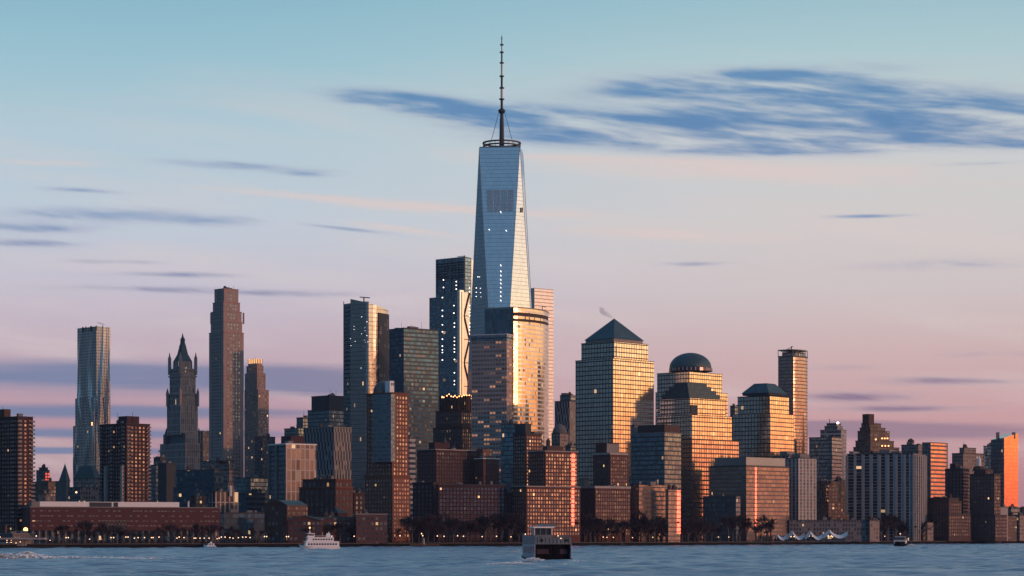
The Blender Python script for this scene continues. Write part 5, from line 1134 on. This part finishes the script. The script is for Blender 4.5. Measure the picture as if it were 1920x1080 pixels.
for (px, w, lb) in ((1162, 9, 'small dark barge moored below the grey brown riverside block'), (1872, 7, 'small dark barge moored near the mirror tower'), (1621, 10, 'dark work barge moored east of the canopies')):
    Yb = shore(px)-6; t = thing('barge', lb, 'barge', (X(px, Yb), Yb, 0))
    mb = MB(); x0 = X(px, Yb); mb.prism([(x0-w/2+.6, Yb-2), (x0+w/2-.6, Yb-2), (x0+w/2-.6, Yb+2), (x0-w/2+.6, Yb+2)], -.4, 1.5, poly2=[(x0-w/2, Yb-2), (x0+w/2, Yb-2), (x0+w/2, Yb+2), (x0-w/2, Yb+2)]); mb.build('hull', M['dgrey'], t)
    mb = MB(); mb.box((x0+1, Yb, 1.5), (3, 2.4, 1.7)); mb.build('cabin', M['grey'], t)

# ---- boats
def strip(mb, pts0, pts1, mi=0):
    for k in range(len(pts0)-1): mb.face([pts0[k], pts0[k+1], pts1[k+1], pts1[k]], None, mi)
def hull(L, W, z0, z1, bow=.35, rise=1.2, n=10, flare=.8):
    """boat hull along +x (bow at +L/2), closed deck"""
    def sec(z, f, zr):
        out = []
        for k in range(n+1):
            s = k/n; xx = -L/2+L*s*(1 if f else .94); t_ = max(0, (s-(1-bow))/bow); out.append((xx, W/2*(1-t_**1.8)*(1 if f else flare), z+zr*s**2.5))
        return out
    a, b = sec(z0, 0, 0), sec(z1, 1, rise); mb = MB()
    strip(mb, [(x_, -y_, z_) for x_, y_, z_ in a], [(x_, -y_, z_) for x_, y_, z_ in b]); strip(mb, [(x_, y_, z_) for x_, y_, z_ in b], [(x_, y_, z_) for x_, y_, z_ in a])
    strip(mb, [(x_, -y_, z_) for x_, y_, z_ in b], b); mb.face([(a[0][0], a[0][1], a[0][2]), (a[0][0], -a[0][1], a[0][2]), (b[0][0], -b[0][1], b[0][2]), (b[0][0], b[0][1], b[0][2])]); return mb
GB = pane('boat_glass', (.06, .07, .08), .5, .15, .0, 0.0)
BW = masonry('boat_white', (.88, .85, .86), .06, rough=.4); BD = masonry('boat_dark', (.005, .006, .010), rough=.8, spec=.1); BG = masonry('boat_grey', (.115, .15, .18), .5, .5, rough=.5)
def tapered(mb, x0, x1, w, z0, z1, ins=.3, front=.8):
    mb.prism([(x0, -w/2), (x1, -w/2), (x1, w/2), (x0, w/2)], z0, z1, poly2=[(x0+ins*.3, -w/2+ins), (x1-front, -w/2+ins), (x1-front, w/2-ins), (x0+ins*.3, w/2-ins)])
def white_ferry():
    Y = 1307; root = thing('passenger_ferry', 'white double decked ferry heading west, its side bright in the sun', 'ferry', (X(598, Y), Y, 0), rz=R(180+14), absolute=False)
    L = 22.6
    hull(L, 6.6, -.3, 2.0, .30, .9, flare=.86).build('hull', BW, root)
    hull(L*.985, 6.5, -.5, .45, .30, .1, flare=.9).build('boot_stripe', BD, root)
    mb = MB(); tapered(mb, -L/2+.4, L/2-3.2, 6.2, 2.0, 4.6, .12, .5); mb.build('main_cabin', BW, root)
    mb = MB(); mb.box((-1.2, 0, 4.6), (L-3.0, 6.5, .22)); mb.build('upper_deck', BW, root)
    mb = MB(); tapered(mb, -L/2+3.4, L/2-4.4, 5.6, 4.8, 6.9, .15, .6); mb.build('upper_cabin', BW, root)
    mb = MB(); mb.box((-.4, 0, 6.9), (L-7.0, 5.9, .2)); mb.build('top_deck', BW, root)
    mb = MB(); tapered(mb, L/2-8.6, L/2-4.6, 3.6, 7.1, 9.1, .2, .7); mb.build('wheelhouse', BW, root)
    mb = MB(); mb.box((L/2-6.6, 0, 9.1), (4.6, 4.0, .2)); mb.build('wheelhouse_roof', BW, root)
    for s in (-1, 1):
        for k in range(11):
            mb = MB(); mb.box((-L/2+2.2+k*1.52, s*3.08, 2.7), (.95, .1, .95)); mb.build('window', GB, root)
        for k in range(8):
            mb = MB(); mb.box((-L/2+4.6+k*1.45, s*2.76, 5.4), (.95, .1, .85)); mb.build('window', GB, root)
        mb = MB(); mb.box((L/2-6.7, s*1.72, 7.9), (3.0, .12, .85)); mb.build('window', GB, root)
        mb = MB()
        for k in range(12): mb.bar((-L/2+3.6+k*.9, s*2.8, 7.0), (-L/2+3.6+k*.9, s*2.8, 8.0), .04)
        mb.bar((-L/2+3.6, s*2.8, 8.0), (-L/2+13.5, s*2.8, 8.0), .05); mb.build('railing', BW, root)
    mb = MB(); mb.box((L/2-4.95, 0, 7.9), (.15, 2.8, .85)); mb.build('window', GB, root)
    mb = MB(); mb.bar((L/2-6.2, 0, 9.3), (L/2-6.2, 0, 12.0), .14); mb.bar((L/2-6.2, -.8, 10.6), (L/2-6.2, .8, 10.6), .10); mb.bar((L/2-6.8, 0, 9.8), (L/2-5.6, 0, 9.8), .3); mb.build('mast', BW, root)
    mb = MB(); mb.lathe(L/2-6.2, 0, [(.02, 11.8), (.42, 12.1), (.42, 12.4), (.02, 12.8)], 8); mb.build('masthead_lamp', BULBO, root)
    mb = MB(); tapered(mb, -L/2+5.0, -L/2+7.4, 1.8, 7.1, 9.2, .3, .4); mb.bar((-L/2+5.8, 0, 9), (-L/2+5.8, 0, 10), .35); mb.build('funnel', BW, root)
    for k in range(4):
        mb = MB(); mb.box((-2+k*1.4, 1.3-(k % 2)*1.6, 7.1), (.5, 1.6, .8)); mb.build('bench', M['brickl'], root)
white_ferry()
def big_ferry():
    Y = 722; ang = R(90+12); ht = 9.9
    root = thing('commuter_ferry', 'grey commuter ferry seen from astern with a dark open stern and raised wheelhouse', 'ferry', (X(1037, Y), Y, 0), rz=ang, absolute=False)
    # local +x is the bow (away from the viewer); stern at x = 0
    W = 11.4; L = 27
    def pr(mb, x0, x1, w0, w1, z0, z1): mb.prism([(x0, -w0/2), (x1, -w1/2), (x1, w1/2), (x0, w0/2)], z0, z1, bottom=True)
    mb = MB(); n = 10
    lo = [(L*k/n*.94, W/2*.80*(1-max(0, (k/n-.55)/.45)**1.8), -.4) for k in range(n+1)]; hi = [(L*k/n, W/2*1.04*(1-max(0, (k/n-.6)/.4)**2.2*.85), .75+1.3*(k/n)**2) for k in range(n+1)]
    strip(mb, [(a, -b, c) for a, b, c in lo], [(a, -b, c) for a, b, c in hi]); strip(mb, hi, lo); strip(mb, [(a, -b, c) for a, b, c in hi], hi)
    mb.face([(0, lo[0][1], -.4), (0, -lo[0][1], -.4), (0, -hi[0][1], .75), (0, hi[0][1], .75)]); mb.build('hull', BD, root)
    mb = MB(); strip(mb, [(a, -b*1.02, c-.15) for a, b, c in hi], [(a, -b*1.04, c+.15) for a, b, c in hi]); strip(mb, [(a, b*1.04, c+.15) for a, b, c in hi], [(a, b*1.02, c-.15) for a, b, c in hi])
    mb.box((-.15, 0, .6), (.4, W*1.06, .3)); mb.build('rub_rail', BD, root)
    # main deck house: sides, roof, dark recessed stern
    for s in (-1, 1):
        mb = MB(); mb.prism([(0.0, s*W/2-.12), (17.5, s*W/2-.12), (17.5, s*W/2+.12), (0.0, s*W/2+.12)], .8, 5.4, bottom=True); o = mb.build('side_wall', masonry('boat_side', (.27, .34, .41), .3, .5, rough=.5), root)
        for k in range(6):
            mb = MB(); mb.box((1.6+k*2.6, s*W/2, 2.7), (1.9, .36, 1.9)); mb.build('window', GB, root)
    mb = MB(); mb.prism([(17.5, -W/2), (L-2.5, -2.4), (L-2.5, 2.4), (17.5, W/2)], 1.4, 5.4); mb.build('bow_house', BG, root)
    mb = MB(); mb.box((1.6, 0, .8), (.3, W-.4, 4.4)); mb.build('stern_bulkhead', BD, root)
    for (yy, w, z0, h) in ((3.0, 3.9, 2.3, 1.5), (-3.6, 2.3, 2.3, 1.5)):
        mb = MB(); mb.box((1.42, yy, z0), (.12, w, h)); mb.build('stern_window', masonry('dim_glass', (.045, .022, .032), rough=.35), root)
    for yy in (-W/2+.5, -1.6, .7, W/2-.5):
        mb = MB(); mb.bar((.2, yy, .8), (.2, yy, 5.3), .10); mb.build('stanchion', BD, root)
    mb = MB(); mb.box((9, 0, 5.3), (18.4, W+.3, .3)); mb.build('upper_deck', BG, root)
    # bulwark of the open upper deck, highest at the quarters
    for s in (-1, 1):
        mb = MB(); q = [(0, s*(W/2+.05)), (18, s*(W/2+.05)), (18, s*(W/2-.12)), (0, s*(W/2-.12))]
        if s < 0: q = q[::1]
        mb.prism(q if s < 0 else q[::-1], 5.5, [7.2, 8.4, 8.4, 7.2] if s < 0 else [7.2, 8.4, 8.4, 7.2], bottom=True); mb.build('bulwark', BG, root)
    mb = MB(); mb.prism([(-.1, -W/2), (.1, -W/2), (.1, W/2), (-.1, W/2)], 5.5, 7.2, bottom=True); mb.build('stern_bulwark', BG, root)
    for yy in np.linspace(-W/2+.8, W/2-.8, 9): mb = MB(); mb.box((-.16, float(yy), 5.6), (.08, .12, 1.6)); mb.build('bulwark_rib', BD, root)
    for yy, xx in ((-2.2, 3), (-3.6, 5), (2.6, 4)): mb = MB(); mb.box((xx, yy, 5.6), (1.4, 1.2, 2.0)); mb.build('deck_box', M['concrete'], root)
    mb = MB()
    for yy in np.linspace(-W/2+.3, W/2-.3, 12): mb.bar((0, float(yy), 7.2), (0, float(yy), 7.9), .05)
    mb.bar((0, -W/2+.3, 7.9), (0, W/2-.3, 7.9), .06); mb.build('railing', M['concrete'], root)
    for yy in (-4.2, 3.6): mb = MB(); mb.lathe(0, 0, [(.45, -.1), (.45, .1), (.25, .1), (.25, -.1)], 10); o = mb.build('life_ring', M['brickl'], root); o.location = (-.3, yy, 6.5); o.rotation_euler = (0, R(90), 0)
    # wheelhouse
    yo = 1.6
    mb = MB(); mb.box((9, yo, 5.6), (5.2, 5.6, 2.6)); mb.build('wheelhouse_base', BG, root)
    mb = MB(); mb.box((9.3, yo, 8.2), (4.2, 5.0, 2.1)); mb.build('wheelhouse', GB, root)
    for xx in (6.7, 9, 11.3):
        for yy in (yo-2.75, yo+2.75): mb = MB(); mb.bar((xx, yy, 5.6), (xx, yy, 10.4), .16); mb.build('post', BW, root)
    for yy in (yo-1, yo+.8): mb = MB(); mb.box((7.15, yy, 8.2), (.1, .3, 2.1)); mb.build('window_post', BG, root)
    mb = MB(); mb.box((9, yo, 10.3), (6.4, 6.6, .45)); mb.build('wheelhouse_roof', BW, root)
    mb = MB(); tapered(mb, 5.9, 12, 5.6, 10.75, 11.5, .8, 1.0); mb.build('roof_fairing', BG, root)
    mb = MB(); mb.bar((9, yo-.6, 10.9), (9, yo-.6, 14.2), .09); mb.bar((9, yo-2.0, 13.6), (9, yo+.8, 13.6), .09); mb.bar((8.6, yo+2, 10.7), (8.6, yo+2, 12.5), .05); mb.build('mast', M['concrete'], root)
    for (yy, zz) in ((-1.5, 7.9), (-2.4, 7.1)):
        mb = MB(); mb.lathe(-.3, yy, [(.01, zz-.2), (.2, zz), (.01, zz+.2)], 8); mb.build('deck_lamp', BULB, root)
big_ferry()
def small_boat():
    Y = 1660; root = thing('small_ferry', 'small white and dark ferry coming towards the viewer with a bright mast light', 'ferry', (X(1688, Y), Y, 0), rz=R(-90-12), absolute=False)
    L, W = 20, 9.4
    hull(L, W, -.3, 2.3, .3, 1.0).build('hull', BD, root)
    mb = MB(); tapered(mb, -L/2+.5, L/2-3.5, W-.8, 2.3, 4.5, .3, .9); mb.build('main_cabin', BW, root)
    mb = MB(); mb.box((L/2-4.0, 0, 3.0), (.6, W-2.2, .8)); mb.build('window', GB, root)
    mb = MB(); mb.box((-1, 0, 4.5), (L-5, W-.6, .25)); mb.build('upper_deck', BW, root)
    mb = MB(); tapered(mb, -L/2+4, L/2-5.6, W-2.6, 4.7, 6.9, .4, 1.0); mb.build('wheelhouse', GB, root)
    mb = MB(); mb.box((-.5, 0, 6.9), (9.5, W-2.2, .3)); mb.build('wheelhouse_roof', BW, root)
    mb = MB(); mb.bar((0, 0, 7), (0, 0, 9), .12); mb.build('mast', BW, root)
    mb = MB(); mb.lathe(0, 0, [(.02, 8.8), (.5, 9.2), (.02, 9.6)], 8); mb.build('masthead_lamp', BULB, root)
small_boat()
def docked(px, L, h, label):
    Y = shore(px)-7; root = thing('moored_boat', label, 'boat', (X(px, Y), Y, 0), rz=R(184), absolute=False)
    hull(L, 4, -.3, 1.5, .3, .7).build('hull', BW, root)
    mb = MB(); tapered(mb, -L/2+1, L/2-2.5, 3.4, 1.5, 1.5+h*.45, .15, .6); mb.build('cabin', BW, root)
    mb = MB(); tapered(mb, -L/2+2.5, L/2-4, 2.8, 1.5+h*.45, 1.5+h*.8, .2, .7); mb.build('wheelhouse', BW, root)
    for k in range(4): mb = MB(); mb.box((-L/2+2+k*1.5, 1.66, 2.1), (.9, .2, .6)); mb.build('window', GB, root)
docked(393, 8, 3.2, 'small white motor boat moored below the east end of the pier school')

# ---- foam
FM = masonry('foam', (.96, .97, .98), .0, scale=.8, rough=.6)
def foam(name, label, cx, cy, lx, ly, h, n, seed, ang=0, size=(.3, 1.2)):
    rnd = random.Random(seed); mb = MB(); ca, sa = math.cos(ang), math.sin(ang)
    for _ in range(n):
        u = rnd.gauss(0, .36)*lx; v = rnd.gauss(0, .3)*ly; x0, y0 = cx+u*ca-v*sa, cy+u*sa+v*ca
        z0 = max(0, h*math.exp(-(u/lx*3)**2)*rnd.random()); s = rnd.uniform(*size)
        q = [Vector((x0+rnd.uniform(-1, 1)*s*1.6, y0+rnd.uniform(-1, 1)*s, z0+.05+rnd.uniform(0, 1.0)*s)) for _ in range(4)]
        mb.face(q[:3]); mb.face(q[1:])
    tag(mb.build(name, FM), kind='stuff')
foam('foam', '', X(20, 800)+0, 795, 34, 4, 1.3, 11000, 1, size=(.3, .9))
foam('foam', '', X(52, 800), 800, 12, 3, 2.3, 5000, 2, size=(.15, .45))
foam('foam', '', X(78, 800), 798, 9, 3, 1.3, 1000, 12, size=(.12, .4))
foam('foam', '', X(140, 790), 792, 30, 2.5, .5, 2200, 3, size=(.2, .55))
foam('foam', '', X(250, 800), 800, 40, 1.5, .15, 900, 13, size=(.2, .5))
foam('foam', '', X(1000, 705), 703, 11, 7, 1.1, 1300, 4, size=(.12, .42))
foam('foam', '', X(960, 640), 640, 14, 9, .5, 1300, 5, size=(.12, .45))
foam('foam', '', X(1082, 700), 690, 10, 4, .5, 700, 6, size=(.1, .35))
foam('foam', '', X(600, 1296), 1297, 15, 3, .6, 700, 7, size=(.2, .6))
foam('foam', '', X(1709, 1655), 1655, 9, 5, 1.6, 900, 8, size=(.2, .6))
foam('foam', '', X(1725, 1600), 1590, 16, 3, .1, 260, 9, size=(.2, .6))

# ---- vapour plume over the pyramid tower
def plume():
    m, t, out = newmat('vapour'); vol = t.node('ShaderNodeVolumePrincipled'); vol.inputs['Color'].default_value = (.55, .58, .72, 1)
    pos = t.node('ShaderNodeNewGeometry').outputs['Position']; n = t.noise(pos, .22, 4, .6)
    t.put(vol.inputs['Density'], t.m('MULTIPLY', t.sstep(n, .30, .60), .10)); t.l.new(vol.outputs[0], out.inputs['Volume'])
    mb = MB(); a, b = Vector((X(1149, 2095), 2095, Z(599, 2095))), Vector((X(1121, 2095), 2100, Z(574, 2095))); n_ = 6
    R_ = [.7, 1.6, 2.3, 2.8, 3.2, 2.4, .6]; P = [a+(b-a)*k/n_+Vector((math.sin(k*1.4)*.8, 0, 0)) for k in range(n_+1)]
    for k in range(n_): mb.bar(P[k], P[k+1], R_[k], 10, R_[k+1])
    v = MB(); rings = []
    for k in range(n_+1): rings.append([(P[k].x+R_[k]*math.cos(q*.6283)*.7, P[k].y+R_[k]*math.sin(q*.6283), P[k].z+R_[k]*math.cos(q*.6283)*.7) for q in range(10)])
    for k in range(n_):
        for q in range(10): v.face([rings[k][q], rings[k][(q+1) % 10], rings[k+1][(q+1) % 10], rings[k+1][q]])
    v.face(rings[0][::-1]); v.face(rings[-1]); o = v.build('smoke', m); o['kind'] = 'stuff'
plume()

# ---- thin evening haze over the river and the city
def haze():
    m, t, out = newmat('evening_haze'); v = t.node('ShaderNodeVolumePrincipled'); v.inputs['Color'].default_value = (.50, .56, .88, 1); v.inputs['Density'].default_value = 2.1e-5
    t.l.new(v.outputs[0], out.inputs['Volume']); mb = MB(); mb.box((0, 1600, -4), (5200, 3800, 640)); o = mb.build('haze', m); o['kind'] = 'stuff'
haze()
